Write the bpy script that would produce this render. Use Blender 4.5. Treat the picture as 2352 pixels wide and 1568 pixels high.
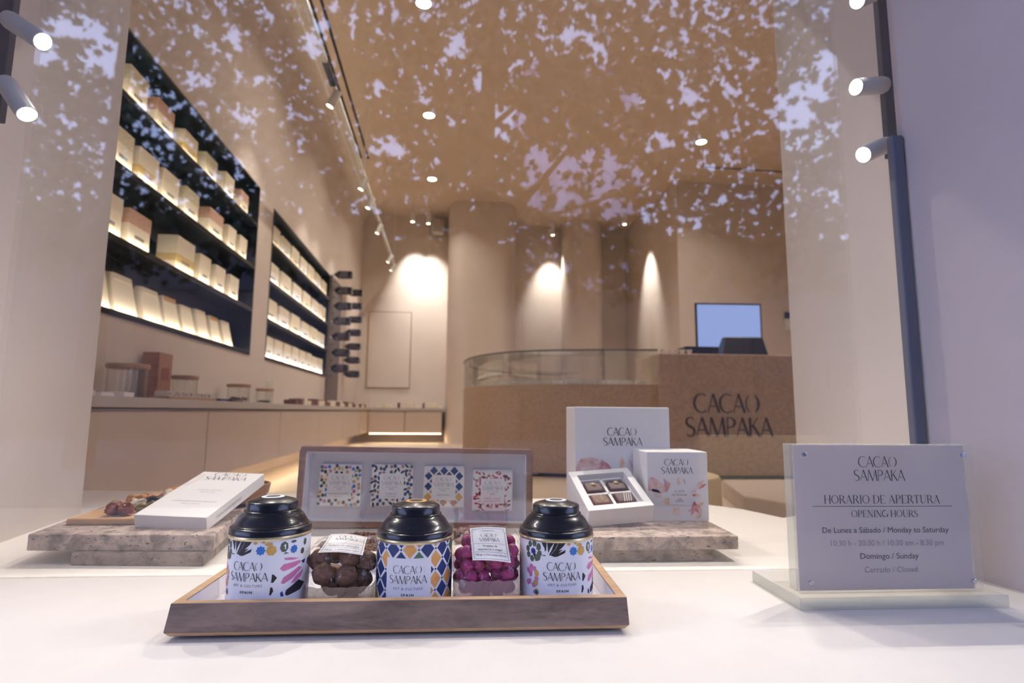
import bpy, bmesh, math, random
from mathutils import Vector, Matrix, noise as mnoise
from mathutils.geometry import tessellate_polygon
R_ = math.radians
PI = math.pi
S = bpy.context.scene
C = S.collection
for o in list(bpy.data.objects):
    bpy.data.objects.remove(o)

# ------------------------------------------------------------------ camera
YAW, TH, RL, FPX = R_(3.9), math.atan(161 / 1300.0), 0.0081, 1300.0
fwd = Vector((math.sin(YAW) * math.cos(TH), math.cos(YAW) * math.cos(TH), math.sin(TH)))
rt0 = Vector((math.cos(YAW), -math.sin(YAW), 0))
up0 = rt0.cross(fwd)
rt = rt0 * math.cos(RL) + up0 * math.sin(RL)
upv = up0 * math.cos(RL) - rt0 * math.sin(RL)
cam_d = bpy.data.cameras.new('camera')
cam_d.sensor_width = 36.0
cam_d.lens = FPX * 36.0 / 2352.0
cam_d.clip_start = 0.02
cam_d.clip_end = 200
cam_d.dof.use_dof = True
cam_d.dof.focus_distance = 0.76
cam_d.dof.aperture_fstop = 5.0
cam = bpy.data.objects.new('camera', cam_d)
C.objects.link(cam)
m = Matrix((rt, upv, -fwd)).transposed().to_4x4()
cam.matrix_world = m
S.camera = cam
S.view_settings.view_transform = 'Standard'
S.view_settings.look = 'None'
S.view_settings.gamma = 1
S.view_settings.use_curve_mapping = False
S.view_settings.exposure = 0.0
S.cycles.use_denoising = True
S.cycles.max_bounces = 8
S.cycles.diffuse_bounces = 4
S.cycles.use_adaptive_sampling = True
S.cycles.adaptive_threshold = 0.025
S.cycles.transparent_max_bounces = 24
S.cycles.sample_clamp_indirect = 4.0
S.cycles.blur_glossy = 0.5
S.cycles.caustics_reflective = False
S.cycles.caustics_refractive = False

# ------------------------------------------------------------------ sky (dusk) 
w = bpy.data.worlds.new('dusk_sky')
S.world = w
w.use_nodes = True
nt = w.node_tree
bg = nt.nodes['Background']
tc = nt.nodes.new('ShaderNodeTexCoord')
sp = nt.nodes.new('ShaderNodeSeparateXYZ')
rp_ = nt.nodes.new('ShaderNodeValToRGB')
rp_.color_ramp.elements[0].position = 0.0
rp_.color_ramp.elements[0].color = (0.52, 0.60, 1.0, 1)
rp_.color_ramp.elements[1].position = 0.6
rp_.color_ramp.elements[1].color = (0.46, 0.57, 1.0, 1)
nt.links.new(tc.outputs['Generated'], sp.inputs[0])
nt.links.new(sp.outputs['Z'], rp_.inputs[0])
nt.links.new(rp_.outputs[0], bg.inputs['Color'])
SKY = 3.7
bg.inputs['Strength'].default_value = SKY

# ------------------------------------------------------------------ room frame
RA = R_(2.92)
DS = Vector((-math.sin(RA), math.cos(RA), 0))
DT = Vector((math.cos(RA), math.sin(RA), 0))
def rp(s, t, z=0.0):
    return DS * s + DT * t + Vector((0, 0, z))
WARM = (1.0, 0.90, 0.80)
NEUT = (1.0, 0.86, 0.74)
def lamp(kind, name, loc, energy, color, aim=None, parent=None, **kw):
    l = bpy.data.lights.new(name, kind)
    l.energy = energy
    l.color = color
    for k, v in kw.items():
        setattr(l, k, v)
    o = bpy.data.objects.new(name, l)
    C.objects.link(o)
    o.location = loc
    if aim is not None:
        dirv = Vector(aim) - Vector(loc)
        o.rotation_euler = dirv.to_track_quat('-Z', 'Y').to_euler()
    if parent is not None:
        o.parent = parent
    return o
# ceiling spots just inside the shop, aimed down at the window display
P_FRONT = 220
for x_, ax_ in ((-1.15, -.10), (.10, .0), (1.35, .15)):
    lamp('SPOT', 'display_lamp', (x_, 3.1, 3.47), P_FRONT, (1.0, 0.94, 0.87), (ax_, 0.8, -0.25), shadow_soft_size=.03, spot_size=R_(36), spot_blend=.6)
# downlights of the shop ceiling (s, t): the lamps' housings are built further down
ZC = 3.53
DOWN = [(4.6, -0.25), (6.5, -0.25), (8.4, -0.25), (6.7, 3.28), (4.6, 3.28), (4.9, 1.5), (6.8, 1.5)]
P_DOWN = 18.5
for i, (s_, t_) in enumerate(DOWN):
    lamp('AREA', 'downlight_lamp', rp(s_, t_, ZC - 0.03), P_DOWN, WARM, rp(s_, t_, 0), shape='DISK', size=0.03, spread=R_(125))
P_SHELF, P_KICK, P_COVE, P_WIN, P_WASH = 1.2, 5, 1.6, 10, 130

# ------------------------------------------------------------------ materials
def lin(c):
    def f(v):
        v = v / 255.0
        return v / 12.92 if v <= 0.04045 else ((v + 0.055) / 1.055) ** 2.4
    return tuple(f(v) for v in c) + (1.0,)
MATS = {}
def mat(name, col, rough=0.6, metal=0.0, var=0.0, scale=8.0, bump=0.0, bscale=60.0, spec=0.5, col2=None, stretch=None, detail=4, emit=None, estr=0.0, trans=0.0, ior=1.45, coat=0.0, sss=0.0):
    if name in MATS:
        return MATS[name]
    mt = bpy.data.materials.new(name)
    mt.use_nodes = True
    t = mt.node_tree
    b = t.nodes['Principled BSDF']
    c1 = lin(col)
    b.inputs['Base Color'].default_value = c1
    b.inputs['Roughness'].default_value = rough
    b.inputs['Metallic'].default_value = metal
    b.inputs['Specular IOR Level'].default_value = spec
    b.inputs['IOR'].default_value = ior
    if trans:
        b.inputs['Transmission Weight'].default_value = trans
    if coat:
        b.inputs['Coat Weight'].default_value = coat
        b.inputs['Coat Roughness'].default_value = 0.1
    if emit is not None:
        b.inputs['Emission Color'].default_value = lin(emit)
        b.inputs['Emission Strength'].default_value = estr
    co = t.nodes.new('ShaderNodeTexCoord')
    mp = t.nodes.new('ShaderNodeMapping')
    t.links.new(co.outputs['Object'], mp.inputs['Vector'])
    if stretch:
        mp.inputs['Scale'].default_value = stretch
    if var > 0 or col2:
        n = t.nodes.new('ShaderNodeTexNoise')
        n.inputs['Scale'].default_value = scale
        n.inputs['Detail'].default_value = detail
        t.links.new(mp.outputs[0], n.inputs['Vector'])
        r = t.nodes.new('ShaderNodeValToRGB')
        r.color_ramp.elements[0].position = 0.35
        r.color_ramp.elements[1].position = 0.65
        if col2:
            r.color_ramp.elements[0].color = lin(col2)
            r.color_ramp.elements[1].color = c1
        else:
            r.color_ramp.elements[0].color = tuple(v * (1 - var) for v in c1[:3]) + (1,)
            r.color_ramp.elements[1].color = tuple(min(1, v * (1 + var)) for v in c1[:3]) + (1,)
        t.links.new(n.outputs['Fac'], r.inputs[0])
        t.links.new(r.outputs[0], b.inputs['Base Color'])
    if bump > 0:
        n2 = t.nodes.new('ShaderNodeTexNoise')
        n2.inputs['Scale'].default_value = bscale
        n2.inputs['Detail'].default_value = 5
        t.links.new(mp.outputs[0], n2.inputs['Vector'])
        bm = t.nodes.new('ShaderNodeBump')
        bm.inputs['Strength'].default_value = bump
        bm.inputs['Distance'].default_value = 0.002
        t.links.new(n2.outputs['Fac'], bm.inputs['Height'])
        t.links.new(bm.outputs[0], b.inputs['Normal'])
    MATS[name] = mt
    return mt
def emis(name, col, strength):
    if name in MATS:
        return MATS[name]
    mt = bpy.data.materials.new(name)
    mt.use_nodes = True
    t = mt.node_tree
    t.nodes.remove(t.nodes['Principled BSDF'])
    e = t.nodes.new('ShaderNodeEmission')
    e.inputs['Color'].default_value = lin(col)
    e.inputs['Strength'].default_value = strength
    t.links.new(e.outputs[0], t.nodes['Material Output'].inputs[0])
    MATS[name] = mt
    return mt
def film(name, gloss, tint=(1, 1, 1), rough=0.02, bump=0.0, bscale=40, dist=0.004, frost=0.0, fcol=(1, 1, 1)):
    """thin clear sheet: mostly see-through, partly mirror, optionally a little milky"""
    if name in MATS:
        return MATS[name]
    mt = bpy.data.materials.new(name)
    mt.use_nodes = True
    t = mt.node_tree
    t.nodes.remove(t.nodes['Principled BSDF'])
    tr = t.nodes.new('ShaderNodeBsdfTransparent')
    tr.inputs[0].default_value = tuple(tint) + (1,)
    gl = t.nodes.new('ShaderNodeBsdfGlossy')
    gl.inputs['Roughness'].default_value = rough
    mx = t.nodes.new('ShaderNodeMixShader')
    lw = t.nodes.new('ShaderNodeLayerWeight')
    lw.inputs['Blend'].default_value = 0.12
    mth = t.nodes.new('ShaderNodeMath')
    mth.operation = 'MULTIPLY_ADD'
    mth.inputs[1].default_value = 0.22
    mth.inputs[2].default_value = gloss
    mth.use_clamp = True
    t.links.new(lw.outputs['Fresnel'], mth.inputs[0])
    t.links.new(mth.outputs[0], mx.inputs[0])
    t.links.new(tr.outputs[0], mx.inputs[1])
    t.links.new(gl.outputs[0], mx.inputs[2])
    out = mx
    if frost > 0:
        df = t.nodes.new('ShaderNodeBsdfDiffuse')
        df.inputs[0].default_value = tuple(fcol) + (1,)
        m2 = t.nodes.new('ShaderNodeMixShader')
        m2.inputs[0].default_value = frost
        t.links.new(mx.outputs[0], m2.inputs[1])
        t.links.new(df.outputs[0], m2.inputs[2])
        out = m2
    if bump > 0:
        n2 = t.nodes.new('ShaderNodeTexNoise')
        n2.inputs['Scale'].default_value = bscale
        co = t.nodes.new('ShaderNodeTexCoord')
        t.links.new(co.outputs['Object'], n2.inputs['Vector'])
        bm = t.nodes.new('ShaderNodeBump')
        bm.inputs['Strength'].default_value = bump
        bm.inputs['Distance'].default_value = dist
        t.links.new(n2.outputs['Fac'], bm.inputs['Height'])
        t.links.new(bm.outputs[0], gl.inputs['Normal'])
        t.links.new(bm.outputs[0], lw.inputs['Normal'])
    t.links.new(out.outputs[0], t.nodes['Material Output'].inputs[0])
    MATS[name] = mt
    return mt

def wood(name, c1, c2, scale=3.0, stretch=(1, 12, 12), rough=0.5):
    if name in MATS:
        return MATS[name]
    mt = bpy.data.materials.new(name)
    mt.use_nodes = True
    t = mt.node_tree
    b = t.nodes['Principled BSDF']
    b.inputs['Roughness'].default_value = rough
    co = t.nodes.new('ShaderNodeTexCoord')
    mp = t.nodes.new('ShaderNodeMapping')
    mp.inputs['Scale'].default_value = stretch
    n = t.nodes.new('ShaderNodeTexNoise')
    n.inputs['Scale'].default_value = scale
    n.inputs['Detail'].default_value = 8
    n.inputs['Roughness'].default_value = 0.65
    n.inputs['Distortion'].default_value = 0.6
    n3 = t.nodes.new('ShaderNodeTexNoise')
    n3.inputs['Scale'].default_value = scale * 9
    n3.inputs['Detail'].default_value = 3
    mp3 = t.nodes.new('ShaderNodeMapping')
    mp3.inputs['Scale'].default_value = tuple(v ** 0.5 for v in stretch)
    r = t.nodes.new('ShaderNodeValToRGB')
    r.color_ramp.elements[0].position = 0.3
    r.color_ramp.elements[0].color = lin(c2)
    r.color_ramp.elements[1].position = 0.7
    r.color_ramp.elements[1].color = lin(c1)
    mx = t.nodes.new('ShaderNodeMixRGB')
    mx.blend_type = 'MULTIPLY'
    mx.inputs[0].default_value = 0.35
    t.links.new(co.outputs['Object'], mp.inputs[0])
    t.links.new(co.outputs['Object'], mp3.inputs[0])
    t.links.new(mp.outputs[0], n.inputs[0])
    t.links.new(mp3.outputs[0], n3.inputs[0])
    t.links.new(n.outputs['Fac'], r.inputs[0])
    t.links.new(r.outputs[0], mx.inputs[1])
    t.links.new(n3.outputs['Fac'], mx.inputs[2])
    t.links.new(mx.outputs[0], b.inputs['Base Color'])
    bm = t.nodes.new('ShaderNodeBump')
    bm.inputs['Strength'].default_value = 0.25
    bm.inputs['Distance'].default_value = 0.001
    t.links.new(n.outputs['Fac'], bm.inputs['Height'])
    t.links.new(bm.outputs[0], b.inputs['Normal'])
    MATS[name] = mt
    return mt

def stone(name, c1, c2, pit):
    """travertine: mottled, veined, with small dark pits"""
    mt = bpy.data.materials.new(name)
    mt.use_nodes = True
    t = mt.node_tree
    b = t.nodes['Principled BSDF']
    b.inputs['Roughness'].default_value = 0.7
    co = t.nodes.new('ShaderNodeTexCoord')
    n = t.nodes.new('ShaderNodeTexNoise')
    n.inputs['Scale'].default_value = 34
    n.inputs['Detail'].default_value = 8
    n.inputs['Roughness'].default_value = 0.62
    n.inputs['Distortion'].default_value = 0.5
    r = t.nodes.new('ShaderNodeValToRGB')
    r.color_ramp.elements[0].position = 0.36
    r.color_ramp.elements[0].color = lin(c2)
    r.color_ramp.elements[1].position = 0.62
    r.color_ramp.elements[1].color = lin(c1)
    mp = t.nodes.new('ShaderNodeMapping')
    mp.inputs['Scale'].default_value = (1, 1, 2.2)
    v = t.nodes.new('ShaderNodeTexNoise')
    v.inputs['Scale'].default_value = 110
    v.inputs['Detail'].default_value = 2
    v.inputs['Distortion'].default_value = 1.0
    r2 = t.nodes.new('ShaderNodeValToRGB')
    r2.color_ramp.elements[0].position = 0.30
    r2.color_ramp.elements[0].color = lin(pit)
    r2.color_ramp.elements[1].position = 0.36
    r2.color_ramp.elements[1].color = (1, 1, 1, 1)
    mx = t.nodes.new('ShaderNodeMixRGB')
    mx.blend_type = 'MULTIPLY'
    mx.inputs[0].default_value = 1.0
    t.links.new(co.outputs['Object'], n.inputs[0])
    t.links.new(co.outputs['Object'], mp.inputs[0])
    t.links.new(mp.outputs[0], v.inputs[0])
    t.links.new(n.outputs['Fac'], r.inputs[0])
    t.links.new(v.outputs['Fac'], r2.inputs[0])
    t.links.new(r.outputs[0], mx.inputs[1])
    t.links.new(r2.outputs[0], mx.inputs[2])
    t.links.new(mx.outputs[0], b.inputs['Base Color'])
    bm = t.nodes.new('ShaderNodeBump')
    bm.inputs['Strength'].default_value = 0.7
    bm.inputs['Distance'].default_value = 0.002
    t.links.new(r2.outputs[0], bm.inputs['Height'])
    t.links.new(bm.outputs[0], b.inputs['Normal'])
    MATS[name] = mt
    return mt

plaster_in = mat('plaster_room', (218, 204, 192), 0.9, var=0.03, scale=1.5, bump=0.15, bscale=25)
plaster_ceiling = mat('plaster_ceiling', (228, 207, 186), 0.9, var=0.02, scale=1.0)
plaster_win = mat('plaster_window', (226, 216, 206), 0.85, var=0.03, scale=4, bump=0.25, bscale=70)
plaster_out = mat('plaster_outer', (200, 190, 190), 0.85, var=0.02, scale=6, bump=0.2, bscale=180)
sill_m = mat('sill_white', (228, 222, 215), 0.65, var=0.012, scale=30, bump=0.08, bscale=220)
floor_m = mat('floor_resin', (212, 194, 174), 0.35, var=0.04, scale=2.0)
cab_m = mat('cabinet_lacquer', (202, 185, 170), 0.55, var=0.02, scale=3)
slab_m = mat('counter_slab', (188, 180, 172), 0.5, var=0.03, scale=5)
dark_m = mat('dark_gap', (42, 34, 32), 0.8, var=0.02)
black_m = mat('black_niche', (14, 13, 18), 0.35, var=0.05, scale=3)
white_m = mat('white_card', (246, 243, 240), 0.55, var=0.008, scale=20)
cream_m = mat('cream_paper', (240, 228, 206), 0.6, var=0.02, scale=12)
kraft_m = mat('kraft_paper', (206, 170, 120), 0.7, var=0.05, scale=20)
alu_m = mat('white_metal', (232, 230, 228), 0.35, var=0.01)
steel_m = mat('steel', (200, 200, 205), 0.2, metal=1.0, var=0.02)
ink_m = mat('dark_ink', (58, 54, 66), 0.6, var=0.02)
greyink_m = mat('grey_ink', (140, 134, 138), 0.6, var=0.02)
lens_m = emis('lamp_lens', (255, 244, 228), 40)
lens2_m = emis('lamp_lens_small', (255, 236, 205), 22)
track_m = mat('track_bar', (48, 50, 66), 0.35, metal=0.4, var=0.05)
joint_m = mat('window_joint', (102, 106, 124), 0.4, var=0.05, scale=4)
glass_m = film('shop_window_glass', 0.10)
acryl_m = film('clear_acrylic', 0.03, tint=(0.985, 0.985, 0.975), frost=0.06, fcol=(0.9, 0.9, 0.85))
case_glass_m = film('case_glass', 0.13, tint=(0.97, 0.975, 0.965))
jar_m = film('jar_glass', 0.05, tint=(0.97, 0.97, 0.96))
bag_m = film('bag_film', 0.05, rough=0.06, bump=1.0, bscale=55, dist=0.01)
edge_m = film('acrylic_edge', 0.08, tint=(0.96, 0.97, 0.93), frost=0.25, fcol=(0.9, 0.88, 0.8))

# ------------------------------------------------------------------ mesh kit
class MB:
    def __init__(self):
        self.v, self.f, self.m = [], [], []
        self.M = Matrix()
    def add(self, vs, fs, mi=0):
        b = len(self.v)
        for p in vs:
            self.v.append(self.M @ Vector(p))
        for f in fs:
            self.f.append([b + i for i in f])
            self.m.append(mi)
        return self
    def hexa(self, p, mi=0):
        """8 corners: bottom 4 counter-clockwise, top 4"""
        return self.add(p, [(3, 2, 1, 0), (4, 5, 6, 7), (0, 1, 5, 4), (1, 2, 6, 5), (2, 3, 7, 6), (3, 0, 4, 7)], mi)
    def box(self, x0, x1, y0, y1, z0, z1, mi=0):
        return self.hexa([(x0, y0, z0), (x1, y0, z0), (x1, y1, z0), (x0, y1, z0), (x0, y0, z1), (x1, y0, z1), (x1, y1, z1), (x0, y1, z1)], mi)
    def prism(self, poly, z0, z1, mi=0, mi_side=None):
        n = len(poly)
        vs = [(p[0], p[1], z0) for p in poly] + [(p[0], p[1], z1) for p in poly]
        self.add(vs, [tuple(range(n - 1, -1, -1)), tuple(range(n, 2 * n))], mi)
        b = len(self.v) - 2 * n
        for i in range(n):
            j = (i + 1) % n
            self.f.append([b + i, b + j, b + n + j, b + n + i])
            self.m.append(mi if mi_side is None else mi_side)
        return self
    def lathe(self, prof, seg=40, mi=0, cx=0, cy=0, sy=1.0, caps=True):
        vs, fs = [], []
        for r, z in prof:
            for k in range(seg):
                a = 2 * PI * k / seg
                vs.append((cx + r * math.cos(a), cy + r * math.sin(a) * sy, z))
        for i in range(len(prof) - 1):
            for k in range(seg):
                k2 = (k + 1) % seg
                fs.append((i * seg + k, i * seg + k2, (i + 1) * seg + k2, (i + 1) * seg + k))
        if caps and prof[0][0] > 1e-5:
            fs.append(tuple(range(seg - 1, -1, -1)))
        if caps and prof[-1][0] > 1e-5:
            fs.append(tuple((len(prof) - 1) * seg + k for k in range(seg)))
        return self.add(vs, fs, mi)
    def cyl(self, p0, p1, r0, r1=None, seg=20, mi=0):
        r1 = r0 if r1 is None else r1
        p0, p1 = Vector(p0), Vector(p1)
        q = (p1 - p0).to_track_quat('Z', 'Y').to_matrix()
        vs = []
        for p, r in ((p0, r0), (p1, r1)):
            for k in range(seg):
                a = 2 * PI * k / seg
                vs.append(p + q @ Vector((r * math.cos(a), r * math.sin(a), 0)))
        fs = [(k, (k + 1) % seg, seg + (k + 1) % seg, seg + k) for k in range(seg)]
        fs += [tuple(range(seg - 1, -1, -1)), tuple(range(seg, 2 * seg))]
        return self.add(vs, fs, mi)
    def blob(self, c, r, seed=0, amp=0.15, seg=12, rings=8, mi=0, rot=None):
        vs, fs = [], []
        rm = rot or Matrix.Identity(3)
        for i in range(rings + 1):
            ph = PI * i / rings
            for k in range(seg):
                a = 2 * PI * k / seg
                d = Vector((math.sin(ph) * math.cos(a), math.sin(ph) * math.sin(a), math.cos(ph)))
                s = 1 + amp * mnoise.noise(d * 1.6 + Vector((seed * 3.1, seed * 1.7, 0)))
                vs.append(Vector(c) + rm @ Vector((d.x * r[0] * s, d.y * r[1] * s, d.z * r[2] * s)))
        for i in range(rings):
            for k in range(seg):
                k2 = (k + 1) % seg
                fs.append((i * seg + k, (i + 1) * seg + k, (i + 1) * seg + k2, i * seg + k2))
        return self.add(vs, fs, mi)
    def rects(self, polys, fn, mi):
        """flat polygons ([2d verts],[faces]) put on a surface by fn(u, v)"""
        for vs, fs in polys:
            self.add([fn(*p) for p in vs], fs, mi)
        return self
    def build(self, name, mats, parent=None, loc=(0, 0, 0), rot=(0, 0, 0), bevel=0.0, smooth=False, seg=2, sub=0, auto=None):
        me = bpy.data.meshes.new(name)
        me.from_pydata([tuple(p) for p in self.v], [], self.f)
        if not isinstance(mats, (list, tuple)):
            mats = [mats]
        for x in mats:
            me.materials.append(x)
        for p, mi in zip(me.polygons, self.m):
            p.material_index = min(mi, len(mats) - 1)
        me.update()
        bm = bmesh.new()
        bm.from_mesh(me)
        bmesh.ops.remove_doubles(bm, verts=bm.verts, dist=1e-6)
        if bevel > 0:
            eds = [e for e in bm.edges if e.is_manifold and e.calc_face_angle(0) > 0.6]
            bmesh.ops.bevel(bm, geom=eds, offset=bevel, segments=seg, profile=0.5, affect='EDGES', clamp_overlap=True)
        bm.to_mesh(me)
        bm.free()
        if smooth:
            for p in me.polygons:
                p.use_smooth = True
            try:
                me.set_sharp_from_angle(angle=R_(auto if auto else 38))
            except Exception:
                pass
        o = bpy.data.objects.new(name, me)
        C.objects.link(o)
        o.location = loc
        o.rotation_euler = rot
        if parent is not None:
            o.parent = parent
        return o

def tag(o, label=None, cat=None, group=None, kind=None):
    if label: o['label'] = label
    if cat: o['category'] = cat
    if group: o['group'] = group
    if kind: o['kind'] = kind
    return o
def thing(name, label, cat, loc=(0, 0, 0), rz=0.0, group=None):
    o = bpy.data.objects.new(name, None)
    o.empty_display_size = 0.02
    C.objects.link(o)
    o.location = loc
    o.rotation_euler = (0, 0, rz)
    return tag(o, label, cat, group)
def copy_thing(o, label, loc, rz=None, group=None):
    c = o.copy()
    C.objects.link(c)
    c.location = loc
    if rz is not None:
        c.rotation_euler = (c.rotation_euler[0], c.rotation_euler[1], rz)
    tag(c, label, None, group)
    for ch in o.children:
        if ch.type == 'LIGHT':
            continue
        d = ch.copy()
        C.objects.link(d)
        d.parent = c
        for g in ch.children:
            e = g.copy()
            C.objects.link(e)
            e.parent = d
    return c
def struct(name, mb, mats, **kw):
    o = mb.build(name, mats, **kw)
    o['kind'] = 'structure'
    return o

# ------------------------------------------------------------------ lettering
def arc(cx, cy, rx, ry, a0, a1, n=14):
    return [(cx + rx * math.cos(R_(a0 + (a1 - a0) * i / n)), cy + ry * math.sin(R_(a0 + (a1 - a0) * i / n))) for i in range(n + 1)]
def stroke(pts, ws):
    """polyline with a width per point -> (verts, faces)"""
    n = len(pts)
    if not isinstance(ws, (list, tuple)):
        ws = [ws] * n
    elif len(ws) != n:
        a = []
        for i in range(n):
            u = i / (n - 1) * (len(ws) - 1)
            k = min(int(u), len(ws) - 2)
            a.append(ws[k] + (ws[k + 1] - ws[k]) * (u - k))
        ws = a
    vs, fs = [], []
    for i in range(n):
        p0 = pts[max(0, i - 1)]
        p1 = pts[min(n - 1, i + 1)]
        dx, dy = p1[0] - p0[0], p1[1] - p0[1]
        L = math.hypot(dx, dy) or 1
        nx, ny = -dy / L, dx / L
        h = ws[i] / 2
        vs += [(pts[i][0] + nx * h, pts[i][1] + ny * h), (pts[i][0] - nx * h, pts[i][1] - ny * h)]
    for i in range(n - 1):
        fs.append((2 * i, 2 * i + 1, 2 * i + 3, 2 * i + 2))
    return vs, fs
def seg_(a, b, n=4):
    return [(a[0] + (b[0] - a[0]) * i / n, a[1] + (b[1] - a[1]) * i / n) for i in range(n + 1)]
T_, K_ = 0.040, 0.098
LOGO = {
    'C': (0.80, [(arc(.47, .5, .44, .49, 52, 308), [T_, T_, K_, K_, T_, T_])]),
    'A': (0.74, [(seg_((.03, 0), (.36, 1)), T_), (seg_((.36, 1), (.71, 0)), K_), (seg_((.15, .34), (.50, .34)), T_)]),
    'O': (0.86, [(arc(.44, .5, .38, .49, 118, 242), [T_, T_ * 1.4, T_]), (arc(.42, .5, .40, .49, -62, 62), [T_, K_ * 1.1, T_])]),
    'S': (0.62, [(arc(.30, .745, .23, .245, 35, 180, 8) + [(.10, .66), (.20, .56), (.36, .48), (.50, .38)] + arc(.29, .25, .24, .24, 20, -145, 8), [T_, T_, K_, K_, K_, T_, T_])]),
    'M': (1.02, [(seg_((.06, 0), (.16, 1)), T_), (seg_((.16, 1), (.52, 0)), K_), (seg_((.52, 0), (.84, 1)), T_), (seg_((.84, 1), (.95, 0)), K_)]),
    'P': (0.60, [(seg_((.09, 0), (.09, 1)), T_ * 1.3), ([(.09, .98), (.26, .98)] + arc(.26, .73, .26, .25, 80, -80, 8) + [(.26, .48), (.12, .48)], [T_, T_, K_, K_, T_, T_])]),
    'K': (0.68, [(seg_((.09, 0), (.09, 1)), K_), (seg_((.12, .45), (.56, 1)), T_), (seg_((.24, .60), (.64, 0)), K_)]),
}
def serif_glyphs():
    t, k, s = .035, .115, .03
    def stem(x, y0=0, y1=1, w=k, a=True, b=True):
        r = [(seg_((x, y0), (x, y1)), w)]
        if a: r.append((seg_((x - .11, y0 + s / 2), (x + .11, y0 + s / 2)), s))
        if b: r.append((seg_((x - .11, y1 - s / 2), (x + .11, y1 - s / 2)), s))
        return r
    g = {}
    g['H'] = (.86, stem(.14) + stem(.70) + [(seg_((.14, .5), (.70, .5)), t)])
    g['O'] = (.90, [(arc(.43, .5, .37, .48, 0, 360, 28), [k, t, k, t, k])])
    g['R'] = (.80, stem(.14) + [([(.14, .98), (.36, .98)] + arc(.36, .74, .20, .24, 80, -80, 8) + [(.36, .50), (.14, .50)], [t, t, k, k, t, t]), (seg_((.38, .5), (.72, 0)), k)])
    g['P'] = (.70, stem(.14) + [([(.14, .98), (.36, .98)] + arc(.36, .73, .22, .25, 80, -80, 8) + [(.36, .48), (.14, .48)], [t, t, k, k, t, t])])
    g['A'] = (.82, [(seg_((.08, 0), (.40, 1)), t), (seg_((.38, 1), (.70, 0)), k), (seg_((.18, .33), (.56, .33)), t), (seg_((0, s / 2), (.18, s / 2)), s), (seg_((.58, s / 2), (.82, s / 2)), s)])
    g['I'] = (.34, stem(.16))
    g['D'] = (.84, stem(.14) + [([(.14, .98), (.32, .98)] + arc(.34, .5, .40, .48, 88, -88, 14) + [(.32, .02), (.14, .02)], [t, t, k, k, t, t])])
    g['E'] = (.70, stem(.14) + [(seg_((.14, .98), (.60, .98)), t), (seg_((.14, .51), (.48, .51)), t), (seg_((.14, .02), (.62, .02)), t), (seg_((.60, .98), (.60, .82)), t), (seg_((.62, .02), (.62, .19)), t)])
    g['T'] = (.74, stem(.36, b=False) + [(seg_((.04, .98), (.68, .98)), t), (seg_((.04, .98), (.04, .80)), t), (seg_((.68, .98), (.68, .80)), t)])
    g['U'] = (.82, [([(.14, 1), (.14, .35)] + arc(.40, .30, .26, .28, 180, 360, 10) + [(.66, .35), (.66, 1)], [k, k, k, t, t, t, t]), (seg_((.03, .985), (.25, .985)), s), (seg_((.57, .985), (.75, .985)), s)])
    g['N'] = (.86, [(seg_((.13, 0), (.13, 1)), t), (seg_((.13, 1), (.70, 0)), k), (seg_((.70, 0), (.70, 1)), t), (seg_((.03, s / 2), (.23, s / 2)), s), (seg_((.02, .985), (.16, .985)), s), (seg_((.60, .985), (.80, .985)), s)])
    g['G'] = (.88, [(arc(.44, .5, .38, .48, 50, 345, 20), [t, k, k, k, t, k]), (seg_((.80, 0.05), (.80, .42)), k * .8), (seg_((.68, .43), (.90, .43)), s)])
    g['S'] = (.60, [(arc(.29, .74, .20, .24, 40, 180, 8) + [(.12, .66), (.22, .56), (.36, .48), (.47, .38)] + arc(.28, .26, .21, .24, 15, -150, 8), [t, t, k, k, k, t, t]), (seg_((.46, .98), (.46, .78)), t), (seg_((.09, .02), (.09, .24)), t)])
    return g
SERIF = serif_glyphs()
def glyph_text(s, font, h, track=0.0, bold=1.0):
    out, x = [], 0.0
    for ch in s:
        if ch == ' ':
            x += 0.34
            continue
        w_, strokes = font[ch]
        for pts, ws in strokes:
            vs, fs = stroke(pts, [q * bold for q in ws] if isinstance(ws, list) else ws * bold)
            out.append(([((a + x) * h, b * h) for a, b in vs], fs))
        x += w_ + track
    return out, (x - track) * h
_FC = {}
def font_text(s, h, bold=0.0, spacing=1.0, width=None):
    """text in Blender's built-in typeface, as flat polygons; h = capital height"""
    key = (s, round(h, 5), bold, spacing)
    if key not in _FC:
        cu = bpy.data.curves.new('t', 'FONT')
        cu.body = s
        cu.size = h / 0.73
        cu.resolution_u = 3
        cu.offset = bold * h
        cu.space_character = spacing
        ob = bpy.data.objects.new('t', cu)
        C.objects.link(ob)
        bpy.context.view_layer.update()
        dg = bpy.context.evaluated_depsgraph_get()
        me = bpy.data.meshes.new_from_object(ob.evaluated_get(dg))
        vs = [(v.co.x, v.co.y) for v in me.vertices]
        fs = [tuple(p.vertices) for p in me.polygons]
        bpy.data.objects.remove(ob)
        bpy.data.curves.remove(cu)
        bpy.data.meshes.remove(me)
        x0 = min(p[0] for p in vs); x1 = max(p[0] for p in vs)
        _FC[key] = ([(a - x0, b) for a, b in vs], fs, x1 - x0)
    vs, fs, wd = _FC[key]
    k = 1.0 if width is None else width / wd
    return [([(a * k, b) for a, b in vs], fs)], wd * k
def place(polys_w, cx, y, sx=1.0, sk=0.0):
    polys, wd = polys_w
    return [([(cx + (a - wd / 2) * sx, y + b) for a, b in vs], fs) for vs, fs in polys]
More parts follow.
